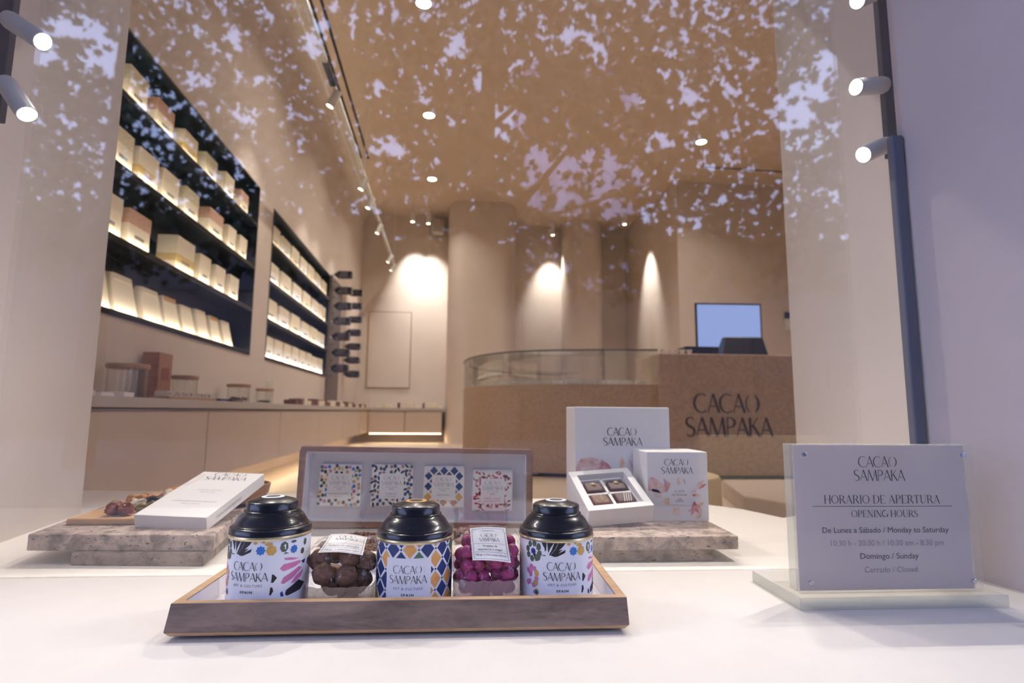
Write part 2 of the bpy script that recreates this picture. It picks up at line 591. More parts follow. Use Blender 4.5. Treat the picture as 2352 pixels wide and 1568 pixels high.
def logo(cx, ytop, wide, bold=1.0):
    """two-line word mark, `wide` = width of the lower line; ytop = cap top of the upper line"""
    h = wide / 5.0
    l2, w2 = glyph_text('SAMPAKA', LOGO, h, 0.0, bold)
    k = wide / w2
    l1, w1 = glyph_text('CACAO', LOGO, h, 0.0, bold)
    out = place((l1, w1), cx - wide * .02, ytop - h, k * .98)
    out += place((l2, w2), cx, ytop - h - h * 1.24, k)
    return out, ytop - h * 2.24
def rect(x0, x1, y0, y1):
    return ([(x0, y0), (x1, y0), (x1, y1), (x0, y1)], [(0, 1, 2, 3)])
def ngon(cx, cy, rx, ry, n, a=0.0, jit=0.0, rng=None):
    v = []
    for i in range(n):
        k = 1 + (rng.uniform(-jit, jit) if rng else 0)
        v.append((cx + rx * k * math.cos(a + 2 * PI * i / n), cy + ry * k * math.sin(a + 2 * PI * i / n)))
    return (v, [tuple(range(n))])
def star(cx, cy, r, n, inner=0.72, a=0.0):
    v = [(cx, cy)]
    for i in range(2 * n):
        q = r if i % 2 == 0 else r * inner
        v.append((cx + q * math.cos(a + PI * i / n), cy + q * math.sin(a + PI * i / n)))
    return (v, [(0, 1 + i, 1 + (i + 1) % (2 * n)) for i in range(2 * n)])
def cpoly(pts):
    tri = tessellate_polygon([[Vector((p[0], p[1], 0)) for p in pts]])
    return (list(pts), [tuple(t) for t in tri])
def sub_poly(pf, maxlen):
    """refine long edges so a flat shape can follow a curved wall"""
    vs, fs = pf
    bm = bmesh.new()
    bv = [bm.verts.new((a, b, 0)) for a, b in vs]
    for f in fs:
        try:
            bm.faces.new([bv[i] for i in f])
        except ValueError:
            pass
    for _ in range(4):
        el = [e for e in bm.edges if e.calc_length() > maxlen]
        if not el:
            break
        bmesh.ops.subdivide_edges(bm, edges=el, cuts=1, use_grid_fill=True)
    bmesh.ops.triangulate(bm, faces=bm.faces)
    bm.verts.index_update()
    r = ([(v.co.x, v.co.y) for v in bm.verts], [tuple(v.index for v in f.verts) for f in bm.faces])
    bm.free()
    return r
# ================================================================== SETTING
def rbox(mb, s0, s1, t0, t1, z0, z1, mi=0):
    return mb.box(t0, t1, s0, s1, z0, z1, mi)       # room frame: x = across (t), y = into the room (s)
RR = (0, 0, RA)
ZF = -0.52
N1 = (2.2, 4.57, 0.42, 1.763)
N2 = (4.95, 7.42, 0.42, 1.735)
TW = -1.5
mb = MB()
for a, b, z0, z1 in ((1.6, N1[0], ZF, ZC), (N1[1], N2[0], ZF, ZC), (N2[1], 10.6, ZF, ZC), (N1[0], N1[1], ZF, N1[2]), (N1[0], N1[1], N1[3], ZC), (N2[0], N2[1], ZF, N2[2]), (N2[0], N2[1], N2[3], ZC)):
    rbox(mb, a, b, TW - 0.25, TW, z0, z1)
struct('wall_left', mb, plaster_in, rot=RR)
mb = MB()
rbox(mb, 10.1, 10.5, TW, 0.9, ZF, ZC)
rbox(mb, 10.45, 10.8, 0.9, 3.46, ZF, ZC)
struct('wall_back', mb, plaster_in, rot=RR)
mb = MB(); rbox(mb, 7.96, 10.8, 3.46, 5.8, ZF, ZC)
struct('wall_back_right', mb, plaster_in, rot=RR)
mb = MB(); rbox(mb, 1.8, 7.96, 5.8, 6.1, ZF, ZC)
struct('wall_right', mb, plaster_in, rot=RR)
# two free-standing fins with rounded edges
def fin(t0, t1, s0, s1, r, name):
    p = []
    for cx, cy, a0 in ((t1 - r, s1 - r, 0), (t0 + r, s1 - r, 90), (t0 + r, s0 + r, 180), (t1 - r, s0 + r, 270)):
        p += arc(cx, cy, r, r, a0, a0 + 90, 8)
    m_ = MB().prism(p, ZF, ZC)
    struct(name, m_, plaster_in, rot=RR, smooth=True)
fin(0.03, 1.18, 9.22, 10.3, 0.30, 'column')
fin(2.16, 2.90, 9.9, 10.5, 0.25, 'column')
# ceiling, floor
mb = MB(); mb.box(-2.6, 6.4, 1.56, 11.4, ZC, ZC + 0.2)
struct('ceiling', mb, plaster_ceiling)
mb = MB(); mb.box(-2.6, 6.4, 1.4, 11.4, ZF - 0.1, ZF)
struct('floor', mb, floor_m)
mb = MB()   # soft cove where the left wall meets the ceiling
cv = [(TW, ZC)] + [(TW + 0.22 * (1 - math.cos(R_(a))), ZC - 0.22 * (1 - math.sin(R_(a)))) for a in range(0, 91, 10)]
vs = [(p[0], 1.7, p[1]) for p in cv] + [(p[0], 10.1, p[1]) for p in cv]
n_ = len(cv)
mb.add(vs, [(i, (i + 1) % n_, n_ + (i + 1) % n_, n_ + i) for i in range(n_)] + [tuple(range(n_ - 1, -1, -1)), tuple(range(n_, 2 * n_))])
struct('trim_1', mb, plaster_in, rot=RR, smooth=True)

# front wall with the splayed window opening
HEAD = 1.36
mb = MB()
mb.prism([(-0.835, 0.9), (-0.862, 0.945), (-0.967, 1.526), (-3.0, 1.56), (-3.0, 0.9)], ZF - .1, HEAD)
mb.prism([(0.816, 0.945), (0.875, 1.504), (6.4, 1.56), (6.4, 0.9), (0.79, 0.9)], ZF - .1, HEAD)
mb.box(-3.0, 6.4, 0.9, 1.56, HEAD, ZC + 0.2)
struct('wall_front', mb, plaster_win, bevel=0.012)
# outer reveals of the window, on the street side of the pane
mb = MB()
mb.prism([(0.767, 0.931), (0.806, 0.70), (2.5, 0.70), (2.5, 0.931)], ZF - .2, 2.2)
struct('wall_outer_right', mb, plaster_out)
mb = MB()
mb.prism([(-0.822, 0.93), (-2.5, 0.93), (-2.5, 0.775), (-0.84, 0.775)], ZF - .2, 2.2)
struct('wall_outer_left', mb, plaster_out)
mb = MB(); mb.box(-2.5, 2.5, 0.775, 0.93, 1.40, 3.6)
struct('wall_outer_head', mb, plaster_out)
mb = MB(); mb.box(-1.3, 1.3, 0.3, 0.94, -0.62, -0.25)
struct('window_sill_outer', mb, sill_m)
mb = MB()
mb.prism([(-1.30, 0.94), (0.95, 0.94), (0.95, 1.50), (0.785, 1.42), (0.74, 1.55), (0.68, 1.621), (0.45, 1.70), (0.233, 1.742), (-0.25, 1.82), (-0.719, 1.89), (-1.30, 1.945)], -0.62, -0.26)
struct('window_sill_inner', mb, sill_m)
# pane and its side joints
mb = MB(); mb.box(-0.80, 0.76, 0.917, 0.924, -0.249, 1.34)
win = struct('window_1', mb, glass_m)
for x0, x1 in ((-0.806, -0.788), (0.744, 0.765)):
    mb = MB(); mb.box(x0, x1, 0.9145, 0.931, -0.25, 0.50)
    mb.build('window_joint', joint_m, parent=win, bevel=0.003)
# black lighting tracks standing behind both joints, four heads each side aimed at the display
def track_bar(x, label):
    o = MB().box(x - 0.012, x + 0.012, 0.976, 0.992, 0.49, 1.34).build('lighting_track', track_m, bevel=0.002)
    return tag(o, label, 'light track')
track_bar(-0.832, 'dark upright lighting track at the left edge of the shop window')
track_bar(0.799, 'dark upright lighting track beside the right window joint')
def spot_head(base, tip, aim, label, energy, group='spotlight heads on the window tracks'):
    base, tip = Vector(base), Vector(tip)
    t = thing('spotlight', label, 'spotlight', base, 0, group)
    d = (tip - base).normalized()
    L = (tip - base).length
    m_ = MB()
    q = d.to_track_quat('Z', 'Y').to_matrix()
    m_.M = q.to_4x4()
    m_.lathe([(0.0, 0.0), (0.010, 0.001), (0.0145, 0.005), (0.016, 0.012), (0.016, L), (0.0142, L), (0.0138, L - 0.006), (0.0, L - 0.0061)], 28)
    m_.build('lamp_body', alu_m, parent=t, smooth=True)
    m_ = MB(); m_.M = q.to_4x4()
    m_.lathe([(0.0, L - 0.004), (0.0115, L - 0.004), (0.0115, L - 0.003), (0.0, L - 0.0015)], 24)
    m_.build('lamp_lens', lens_m, parent=t)
    m_ = MB(); m_.cyl((0, 0, 0.0), (math.copysign(0.010, base.x), 0.018, 0.0), 0.006)
    m_.build('swivel', track_m, parent=t)
    lamp('SPOT', 'spot_lamp', tip + d * 0.004, energy, (1.0, 0.93, 0.86), aim, shadow_soft_size=0.007, spot_size=R_(80), spot_blend=0.7)
spot_head((-0.816, 0.962, 0.669), (-0.740, 0.947, 0.618), (0.15, 0.60, -0.25), 'upper white spotlight on the left window track', P_WIN)
spot_head((-0.807, 0.962, 0.554), (-0.752, 0.948, 0.487), (-0.40, 0.62, -0.25), 'lower white spotlight on the left window track, pointing steeply down', P_WIN)
spot_head((0.778, 0.962, 0.625), (0.706, 0.947, 0.608), (-0.25, 0.58, -0.25), 'white spotlight second from the top on the right window track', P_WIN)
spot_head((0.773, 0.962, 0.5065), (0.711, 0.947, 0.475), (0.25, 0.60, -0.25), 'lowest white spotlight on the right window track', P_WIN)
spot_head((0.775, 0.962, 0.820), (0.721, 0.947, 0.785), (0.0, 1.15, -0.25), 'topmost white spotlight on the right window track, cut by the photo edge', P_WIN)

# ================================================================== SHOP: wall niches with lit shelves
def niche(N, shelves, label, lab_lamp, fill):
    s0, s1, z0, z1 = N
    o = rp((s0 + s1) / 2, TW, z0)
    t = thing('wall_shelf', label, 'shelf', o, RA)
    L = (s1 - s0) / 2
    dp = 0.20
    m_ = MB()
    m_.box(-dp, -dp + .01, -L, L, 0, z1 - z0)
    m_.box(-dp, 0.004, -L, -L + .012, 0, z1 - z0)
    m_.box(-dp, 0.004, L - .012, L, 0, z1 - z0)
    m_.box(-dp, 0.004, -L + .012, L - .012, z1 - z0 - .012, z1 - z0)
    m_.build('niche_lining', black_m, parent=t)
    for z in shelves:
        zz = z - z0
        m_ = MB().box(-dp + .01, 0.006, -L + .012, L - .012, zz - 0.016, zz)
        m_.box(0.0, 0.006, -L + .012, L - .012, zz - .02, zz + .009)
        b = m_.build('shelf_board', black_m, parent=t)
        m_ = MB().box(-0.012, -0.002, -L + .02, L - .02, zz, zz + 0.003)
        m_.build('light_strip', emis('led_strip', (255, 222, 170), 3.0), parent=b)
        l = lamp('AREA', 'shelf_lamp', rp((s0 + s1) / 2, TW - 0.008, z + 0.010), P_SHELF * (s1 - s0), (1, .88, .70), rp((s0 + s1) / 2, TW - 0.10, z + 0.07), shape='RECTANGLE', size=(s1 - s0) * .98, size_y=0.006)
    return t
SH1 = [0.436, 0.773, 1.108, 1.450]
SH2 = [0.436, 0.760, 1.090, 1.425]
niche(N1, SH1, 'large black wall niche with four lit shelves of boxes and bags', '', 1)
niche(N2, SH2, 'smaller black wall niche with four crowded lit shelves, beside the wine bottles', '', 1)
ORD = ['first', 'second', 'third', 'fourth', 'fifth', 'sixth', 'seventh', 'eighth', 'ninth', 'tenth', 'eleventh', 'twelfth', 'thirteenth', 'fourteenth', 'fifteenth', 'sixteenth', 'seventeenth', 'eighteenth']
ROWN = ['bottom shelf', 'second-lowest shelf', 'second-highest shelf', 'top shelf']
rng = random.Random(5)
yellow_m = mat('straw_print', (214, 186, 128), 0.6, var=0.1, scale=60)
redp_m = mat('rose_print', (214, 176, 156), 0.6, var=0.1, scale=60)
greenp_m = mat('sage_print', (222, 212, 184), 0.6, var=0.1, scale=60)
def sx(x, t=TW - .05):     # room depth of something standing at t whose sight line crosses column x
    return abs(t) * 1300.0 / (1018.0 - x)
def carton(x0, w, h, z, dep, kind, label, grp, k=0, tt=None):
    """gift box or gift bag on a shelf, front face to the shop"""
    tf = TW - 0.028 if tt is None else tt
    loc = rp(x0, tf, z)
    t = thing('gift_box' if kind != 'bag' else 'gift_bag', label, 'box' if kind != 'bag' else 'bag', loc, RA, grp)
    m_ = MB()
    if kind == 'bag':
        m_.hexa([(-dep, -w / 2, 0), (0, -w / 2, 0), (0, w / 2, 0), (-dep, w / 2, 0), (-dep * .62, -w * .46, h), (-dep * .38, -w * .46, h), (-dep * .38, w * .46, h), (-dep * .62, w * .46, h)])
        m_.build('bag_body', cream_m, parent=t, bevel=.002)
        m_ = MB().hexa([(-dep * .66, -w * .40, h * .86), (-dep * .30, -w * .40, h * .86), (-dep * .30, w * .40, h * .86), (-dep * .66, w * .40, h * .86), (-dep * .64, -w * .40, h * 1.0 + .004), (-dep * .34, -w * .40, h * 1.004), (-dep * .34, w * .40, h * 1.004), (-dep * .64, w * .40, h * 1.004)])
        m_.build('folded_top', kraft_m if k % 3 == 0 else cream_m, parent=t)
    else:
        m_.box(-dep, 0, -w / 2, w / 2, 0, h)
        m_.build('box_body', cream_m if kind != 'white' else white_m, parent=t, bevel=.0015)
        m_ = MB().box(-dep - .0008, .001, -w / 2 - .001, w / 2 + .001, h * .30 if kind == 'band' else h * .62, h * .50 if kind == 'band' else h + .001)
        m_.build('paper_sleeve', {'band': yellow_m, 'rose': redp_m, 'sage': greenp_m}.get(kind, cream_m), parent=t)
        m_ = MB().box(0.0012, .0016, -w * .22, w * .22, h * .30, h * .38)
        m_.build('printed_line', greyink_m, parent=t)
    return t
GA = 'boxes and bags in the large wall niche'
rows1 = [
    (0, [(262, .17, .20, 'bag'), (320, .20, .18, 'bag'), (378, .20, .17, 'bag'), (420, .17, .17, 'bag'), (455, .16, .16, 'bag'), (486, .16, .17, 'bag'), (514, .15, .165, 'bag'), (539, .15, .165, 'bag')]),
    (1, [(264, .19, .18, 'plain'), (330, .20, .17, 'rose'), (432, .23, .19, 'band'), (475, .16, .17, 'plain'), (509, .16, .165, 'plain'), (540, .17, .16, 'plain')]),
    (2, [(280, .16, .175, 'sage'), (338, .19, .17, 'band'), (388, .18, .165, 'plain'), (436, .18, .17, 'sage'), (492, .22, .17, 'rose'), (528, .15, .16, 'plain'), (554, .15, .16, 'plain')]),
    (3, [(300, .17, .17, 'sage'), (364, .18, .16, 'rose'), (424, .18, .15, 'band'), (472, .18, .15, 'sage'), (515, .16, .16, 'plain'), (550, .16, .155, 'rose')]),
]
DESC = {'bag': 'cream folded paper bag', 'plain': 'plain cream gift box', 'rose': 'rose sleeved gift box', 'band': 'yellow banded gift box', 'sage': 'pale green sleeved gift box', 'white': 'white gift box'}
for r, items in rows1:
    for k, (x, wd, h, kd) in enumerate(items):
        carton(sx(x, TW - .06), wd, h * 1.13, SH1[r] + .001, .11, kd, '%s, %s from left on the %s, large niche' % (DESC[kd], ORD[k], ROWN[r]), GA, k)
GB = 'cartons in the smaller wall niche'
rows2 = [(0, 8), (1, 6), (2, 6), (3, 7)]
for r, n in rows2:
    for k in range(n):
        s_ = N2[0] + .19 + (N2[1] - N2[0] - .36) * (k / (n - 1.0))
        wd = (N2[1] - N2[0] - .3) / n - .035
        carton(s_, wd, .195 + rng.uniform(-.008, .006), SH2[r] + .001, .10, 'white' if r == 0 else ('plain' if (k + r) % 2 else 'white'), '%s carton, %s from left on the %s, smaller niche' % ('white' if r == 0 or (k + r) % 2 == 0 else 'cream', ORD[k], ROWN[r]), GB, k)
# ------------------------------------------------------------------ wine bottles on the wall
rack_m = mat('rack_grey', (112, 100, 96), 0.6, var=0.03)
bottle_m = mat('bottle_dark', (20, 20, 28), 0.08, var=0.1, scale=5, coat=0.5)
t = thing('wine_rack', 'tall grey wall panel holding rows of dark wine bottles', 'wine rack', rp(7.9, TW + .012, 0.09), RA)
MB().box(-.01, .012, -.46, .30, 0, 1.66).build('back_panel', rack_m, parent=t, bevel=.003)
for k in range(7):
    z = .40 + k * .205 + .012
    MB().cyl((.012, -.40, z - .066), (.05, -.40, z - .066), .004).build('peg', track_m, parent=t)
proto = None
for col, s_ in enumerate((7.50, 8.62)):
    for k in range(7):
        z = .535 + k * .205
        lab = 'dark wine bottle, %s from the bottom in the %s column of the wine rack' % (ORD[k], 'near' if col == 0 else 'far')
        if proto is None:
            proto = thing('wine_bottle', lab, 'bottle', rp(s_, TW + .030, z), RA, 'wine bottles on the wall rack')
            m_ = MB()
            m_.M = Matrix.Rotation(R_(90), 4, 'Y')
            m_.lathe([(0.0, 0.0), (.018, 0), (.019, .02), (.030, .04), (.050, .06), (.053, .08), (.053, .235), (.049, .245), (.03, .24), (0, .232)], 20)
            m_.build('bottle_body', bottle_m, parent=proto, smooth=True)
            m_ = MB(); m_.M = Matrix.Rotation(R_(90), 4, 'Y')
            m_.lathe([(.0532, .10), (.0537, .10), (.0537, .19), (.0532, .19)], 20)
            m_.build('bottle_label', mat('wine_label', (70, 66, 76), 0.6, var=.1), parent=proto)
            m_ = MB(); m_.M = Matrix.Rotation(R_(90), 4, 'Y')
            m_.lathe([(0, -.003), (.0192, -.003), (.0195, .03), (.0185, .03)], 16)
            m_.build('capsule', steel_m, parent=proto, smooth=True)
        else:
            copy_thing(proto, lab, rp(s_ + rng.uniform(-.03, .03), TW + (.030 if col == 0 else .004), z))
# ------------------------------------------------------------------ low counter along the left and back walls
ZT = 0.044
sm = [1.72, 3.10, 4.42, 5.78, 7.12, 8.50]
for k in range(len(sm)):
    a, b = sm[k], (sm + [9.36])[k + 1]
    last = 'at the far corner' if k == 5 else '%s from the window' % ORD[k]
    t = thing('cabinet', 'beige flush cabinet under the left worktop, %s' % last, 'cabinet', rp((a + b) / 2, TW + .15, -.35), RA, 'flush cabinets along the left wall')
    L = (b - a) / 2
    MB().box(-.14, .135, -L + .001, L - .001, 0.0, .349).build('cabinet_body', dark_m if False else cab_m, parent=t)
    MB().box(.137, .152, -L + .004, L - .004, 0.0, .338).build('door', cab_m, parent=t, bevel=.0015)
for k, (a, b) in enumerate(((-1.195, -.62), (-.615, -.02))):
    t = thing('cabinet', 'beige flush cabinet on the back wall, %s' % ('touching the corner' if k == 0 else 'touching the rounded column'), 'cabinet', rp(9.70, (a + b) / 2, -.35), RA, 'flush cabinets along the back wall')
    L = (b - a) / 2
    MB().box(-L + .001, L - .001, -.32, .36, 0, .349).build('cabinet_body', cab_m, parent=t)
    MB().box(-L + .004, L - .004, -.337, -.322, 0, .338).build('door', cab_m, parent=t, bevel=.0015)
mb = MB()
mb.prism([(TW + .005, 1.65), (-1.19, 1.65), (-1.19, 9.35), (.02, 9.35), (.02, 10.09), (TW + .005, 10.09)], 0.004, ZT)
o = mb.build('worktop', slab_m, rot=RR, bevel=.003)
tag(o, 'long pale stone worktop running down the left wall and across the back', 'worktop')
strip_m = emis('kick_led', (255, 232, 190), 9.0)
t = thing('light_strip', 'glowing light strip under the back wall cabinets', 'light strip', rp(9.42, -.60, -.362), RA)
MB().box(-.575, .575, -.02, .02, -.002, .011).build('profile', alu_m, parent=t)
MB().box(-.57, .57, -.026, .016, -.010, -.002).build('diffuser', strip_m, parent=t)
lamp('AREA', 'kick_lamp', rp(9.45, -.6, -.375), P_KICK * .5, (1, .80, .52), rp(9.45, -.6, -1), shape='RECTANGLE', size=1.1, size_y=.03)
lamp('AREA', 'kick_lamp', rp(5.6, -1.30, -.358), P_KICK * 2.2, (1, .80, .50), rp(5.6, -1.18, -1), shape='RECTANGLE', size=7.2, size_y=.03)

# ------------------------------------------------------------------ things on the worktop
lidw_m = wood('lid_wood', (206, 168, 128), (176, 138, 100), 8)
bean_m = mat('cocoa_dark', (72, 44, 34), 0.6, var=.2, scale=60)
def jar(s_, r, h, label, fill):
    t = thing('glass_jar', label, 'jar', rp(s_, -1.375, ZT + .0005), RA, 'glass jars on the left worktop')
    MB().lathe([(r * .98, 0), (r, .004), (r, h), (r - .003, h), (r - .003, .006), (0, .006)], 32).build('jar_glass', jar_m, parent=t, smooth=True)
    MB().lathe([(0, h), (r * 1.02, h), (r * 1.06, h + .003), (r * 1.06, h + .017), (r * 1.02, h + .02), (0, h + .02)], 32).build('lid', lidw_m, parent=t, smooth=True)
    if fill:
        m_ = MB()
        for q in range(46):
            a, rr = rng.uniform(0, 6.28), (r - .018) * math.sqrt(rng.random())
            m_.blob((rr * math.cos(a), rr * math.sin(a), .014 + rng.uniform(0, fill)), (.011, .007, .005), q, .2, 6, 4, rot=Matrix.Rotation(rng.uniform(0, 3), 3, 'Z'))
        tag(m_.build('beans', bean_m, parent=t, smooth=True), kind='stuff')
jar(2.66, .078, .128, 'widest glass jar with a flat wooden lid, nearest the window', 0)
jar(3.22, .062, .112, 'glass jar with a wooden lid in front of the upright wooden block', 0.01)
jar(4.03, .072, .105, 'glass jar of dark beans, second from the acrylic sign', .022)
jar(4.60, .062, .098, 'small glass jar beside the little acrylic sign, beans inside', .01)
brick_m = wood('red_wood', (198, 146, 112), (168, 116, 86), 6)
t = thing('wooden_block', 'upright reddish wooden gift block standing against the left wall', 'block', rp(3.05, TW + .06, ZT), RA)
MB().box(-.04, .04, -.07, .07, 0, .235).build('block_body', brick_m, parent=t, bevel=.003)
MB().box(.0402, .041, -.04, .04, .10, .16).build('engraving', mat('engraved', (150, 92, 66), .7, var=.1), parent=t)
t = thing('sign_holder', 'small clear acrylic sign holder standing behind the jars', 'sign', rp(4.78, -1.40, ZT), RA)
MB().box(-.05, .03, -.05, .05, 0, .006).build('foot', acryl_m, parent=t)
MB().box(-.003, .003, -.065, .065, .006, .19).build('panel', edge_m, parent=t)
t = thing('serving_tray', 'low wooden tray of small patterned packets near the first jar', 'tray', rp(2.92, -1.245, ZT), RA)
MB().box(-.035, .05, -.26, .26, 0, .012).build('tray_base', lidw_m, parent=t, bevel=.002)
pk = [mat('pk%d' % i, c, .6, var=.05) for i, c in enumerate([(232, 228, 220), (40, 62, 90), (60, 130, 140), (196, 150, 80), (50, 46, 50)])]
for k in range(9):
    m_ = MB()
    m_.box(-.028, .028, -.02, .02, 0, .022, 0)
    for q in range(14):
        u, v = rng.uniform(-.026, .020), rng.uniform(-.018, .012)
        m_.box(u, u + .006, v, v + .006, .022, .0222, 1 + q % 4)
        m_.box(.028, .0282, v, v + .006, .003 + (q % 3) * .006, .008 + (q % 3) * .006, 1 + (q * 3) % 4)
    o = m_.build('patterned_packet', pk, loc=rp(2.70 + k * .054, -1.240, ZT + .0125), rot=(0, 0, RA + rng.uniform(-.15, .15)))
    tag(o, 'small mosaic patterned packet, %s from the left on the wooden tray' % ORD[k], 'packet', 'patterned packets on the low tray')
for k, s_ in enumerate((1.98, 2.10, 2.22, 2.36)):
    o = MB().box(-.04, .04, -.05, .05, 0, .012 + .006 * (k % 2)).build('chocolate_bar', white_m, loc=rp(s_, -1.25, ZT + .0005), rot=(0, 0, RA + .05 * k), bevel=.001)
    tag(o, 'flat white packet lying on the worktop edge, %s from the window' % ORD[k], 'packet', 'white packets near the window')
brown_m = mat('bar_brown', (112, 74, 62), .5, var=.1, scale=30)
blue_m = mat('bar_blue', (56, 66, 120), .5, var=.1, scale=30)
for k, s_ in enumerate((3.36, 3.52, 3.68)):
    o = MB().box(-.03, .03, -.05, .05, 0, .014).build('chocolate_bar', [blue_m, bean_m, lidw_m][k], loc=rp(s_, -1.25, ZT + .0005), rot=(0, 0, RA + .1 * k), bevel=.001)
    tag(o, ['blue wrapped chocolate bar lying between the jars', 'dark chocolate bar lying past the second jar', 'tan wrapped bar lying before the third jar'][k], 'chocolate bar')
k = 0
nb = nc = -1
s_ = 4.98
while s_ < 9.2:
    hgt = .040 + .022 * ((k * 7) % 3) / 2
    br = (k // 2) % 2 == 0
    o = MB().box(-.05, .05, -.055, .055, 0, hgt).build('chocolate_bar', brown_m if br else cream_m, loc=rp(s_, -1.27, ZT + .0005), rot=(0, 0, RA), bevel=.0015)
    nb = nb + 1 if br else nb
    nc = nc if br else nc + 1
    tag(o, '%s %s chocolate pack from the window in the left worktop row' % (ORD[(nb if br else nc)], 'brown' if br else 'cream'), 'chocolate bar', 'brown chocolate packs in the worktop row' if br else 'cream chocolate packs in the worktop row')
    s_ += .15
    k += 1
for k, (t_, wd, h) in enumerate(((-1.02, .10, .05), (-.88, .10, .05), (-.72, .04, .085), (-.58, .16, .08), (-.42, .08, .04), (-.32, .03, .085), (-.20, .18, .085), (-.06, .08, .05))):
    br = wd < .05
    o = MB().box(-wd / 2, wd / 2, -.05, .05, 0, h).build('chocolate_box', brown_m if br else cream_m, loc=rp(9.44, t_, ZT + .0005), rot=(0, 0, RA), bevel=.0015)
    tag(o, '%s box standing %s from the left on the back worktop' % ('narrow brown' if br else 'cream', ORD[k]), 'box', 'boxes on the back worktop')

# ------------------------------------------------------------------ ceiling fittings
for k, (s_, t_) in enumerate(DOWN[:4]):
    lab = ['round ceiling downlight nearest the window, cut by the photo edge', 'round ceiling downlight, middle one of the row of three', 'round ceiling downlight farthest back in the row of three', 'lone round ceiling downlight above the sales counter'][k]
    t = thing('downlight', lab, 'ceiling light', rp(s_, t_, ZC), RA, 'round ceiling downlights')
    MB().lathe([(.062, 0), (.075, 0), (.075, -.006), (.062, -.006)], 28, caps=False).build('trim_ring', alu_m, parent=t)
    MB().lathe([(0, -.004), (.062, -.004), (.062, -.001), (0, -.001)], 28).build('lens', lens_m, parent=t)
def slot(s0, s1, t0, t1, label):
    c = rp((s0 + s1) / 2, (t0 + t1) / 2, ZC)
    t = thing('air_diffuser', label, 'air vent', c, RA)
    a, b = (s1 - s0) / 2, (t1 - t0) / 2
    MB().box(-b, b, -a, a, -.004, -.001).build('frame', plaster_ceiling, parent=t)
    for u in (-b * .55, b * .45):
        if a > b:
            MB().box(u - .012, u + .016, -a + .01, a - .01, -.006, -.003).build('slot', dark_m, parent=t)
    if b > a:
        MB().box(-b + .02, b - .02, -.018, .018, -.006, -.003).build('slot', dark_m, parent=t)
slot(2.2, 7.82, -1.27, -1.08, 'long twin slot air diffuser in the ceiling near the left wall')
slot(7.38, 7.45, 3.62, 5.0, 'short slot air diffuser in the ceiling over the till')
# added strip and lamp that brighten the ceiling by the left wall
t = thing('light_strip', 'slim added strip, not glowing itself, along the ceiling cove on the left', 'light strip', rp(5.8, -1.36, ZC - .02), RA)
MB().box(-.012, .012, -3.8, 3.8, 0, .018).build('profile', alu_m, parent=t)
lamp('AREA', 'cove_fill_lamp', rp(5.8, -1.36, ZC - .26), P_COVE, (1, .78, .52), rp(5.8, -1.0, ZC + .2), shape='RECTANGLE', size=7.6, size_y=.03)  # added fill lamp, hangs free below the strip
# hanging track
t = thing('lighting_track', 'thin white lighting track hanging along the left side of the shop', 'light track', rp(6.2, -.905, 2.5), RA)
MB().box(-.018, .018, -3.6, 3.58, -.01, .02).build('rail', alu_m, parent=t, bevel=.002)
for ds in (-3.2, -.2, 3.5):
    MB().cyl((0, ds, .02), (0, ds, ZC - 2.5), .006).build('suspension_rod', alu_m, parent=t)
MB().box(-.022, .022, -2.25, -1.95, -.012, .03).build('power_feed', track_m, parent=t)
def track_head(s_, label, aim_t, aim_z, energy):
    b = rp(s_, -.905, 2.415)
    aim = rp(s_ + .05, aim_t, aim_z)
    t = thing('spotlight', label, 'spotlight', b, 0, 'spotlights on the hanging track')
    d = (aim - b).normalized()
    m_ = MB(); m_.M = d.to_track_quat('Z', 'Y').to_matrix().to_4x4()
    m_.lathe([(0, -.07), (.030, -.07), (.033, -.06), (.033, .07), (.027, .07), (.027, .055), (0, .055)], 20)
    m_.build('lamp_body', alu_m, parent=t, smooth=True)
    m_ = MB(); m_.M = d.to_track_quat('Z', 'Y').to_matrix().to_4x4()
    m_.lathe([(0, .058), (.027, .058), (.027, .062), (0, .064)], 20).build('lamp_lens', lens2_m, parent=t)
    MB().cyl((0, 0, .0), (0, 0, .0745), .008).build('swivel', alu_m, parent=t)
    lamp('SPOT', 'track_lamp', b + d * .075, energy, WARM, aim, shadow_soft_size=.03, spot_size=R_(70), spot_blend=.8)
for s_, lab in ((4.30, 'white track spotlight nearest the window, beside the air slot'), (5.98, 'second white spotlight down the hanging track'), (6.55, 'third white spotlight down the hanging track'), (7.5, 'fourth white spotlight down the hanging track'), (9.0, 'fifth white spotlight, near the track end'), (9.55, 'last small spotlight at the very end of the track')):
    track_head(s_, lab, TW, 1.1, P_WASH * .18)
# wall washers hanging from the ceiling at the back
def washer(s_, t_, z, aim, energy, label, size=58):
    b = rp(s_, t_, z)
    t = thing('ceiling_spotlight', label, 'spotlight', b, RA, 'cylinder spotlights on the back ceiling')
    MB().lathe([(.032, -.10), (.036, -.10), (.038, -.09), (.038, .08), (.034, .085), (0, .085)], 20, caps=False).build('lamp_body', alu_m, parent=t, smooth=True)
    MB().lathe([(0, -.09), (.032, -.09), (.032, -.085), (0, -.085)], 20).build('lamp_lens', lens2_m, parent=t)
    MB().cyl((0, 0, .08), (0, 0, ZC - z), .008).build('stem', alu_m, parent=t)
    lamp('SPOT', 'wash_lamp', b - Vector((0, 0, .105)), energy, (1, .97, .92), aim, shadow_soft_size=.03, spot_size=R_(size), spot_blend=.9)
washer(9.60, -.60, 3.34, rp(10.1, -.52, 2.1), P_WASH * 1.6, 'small cylinder spotlight hanging left of the wall speaker')
washer(9.66, -.33, 3.34, rp(10.1, -.22, 1.9), P_WASH * 1.3, 'small cylinder spotlight hanging nearest the wall speaker')
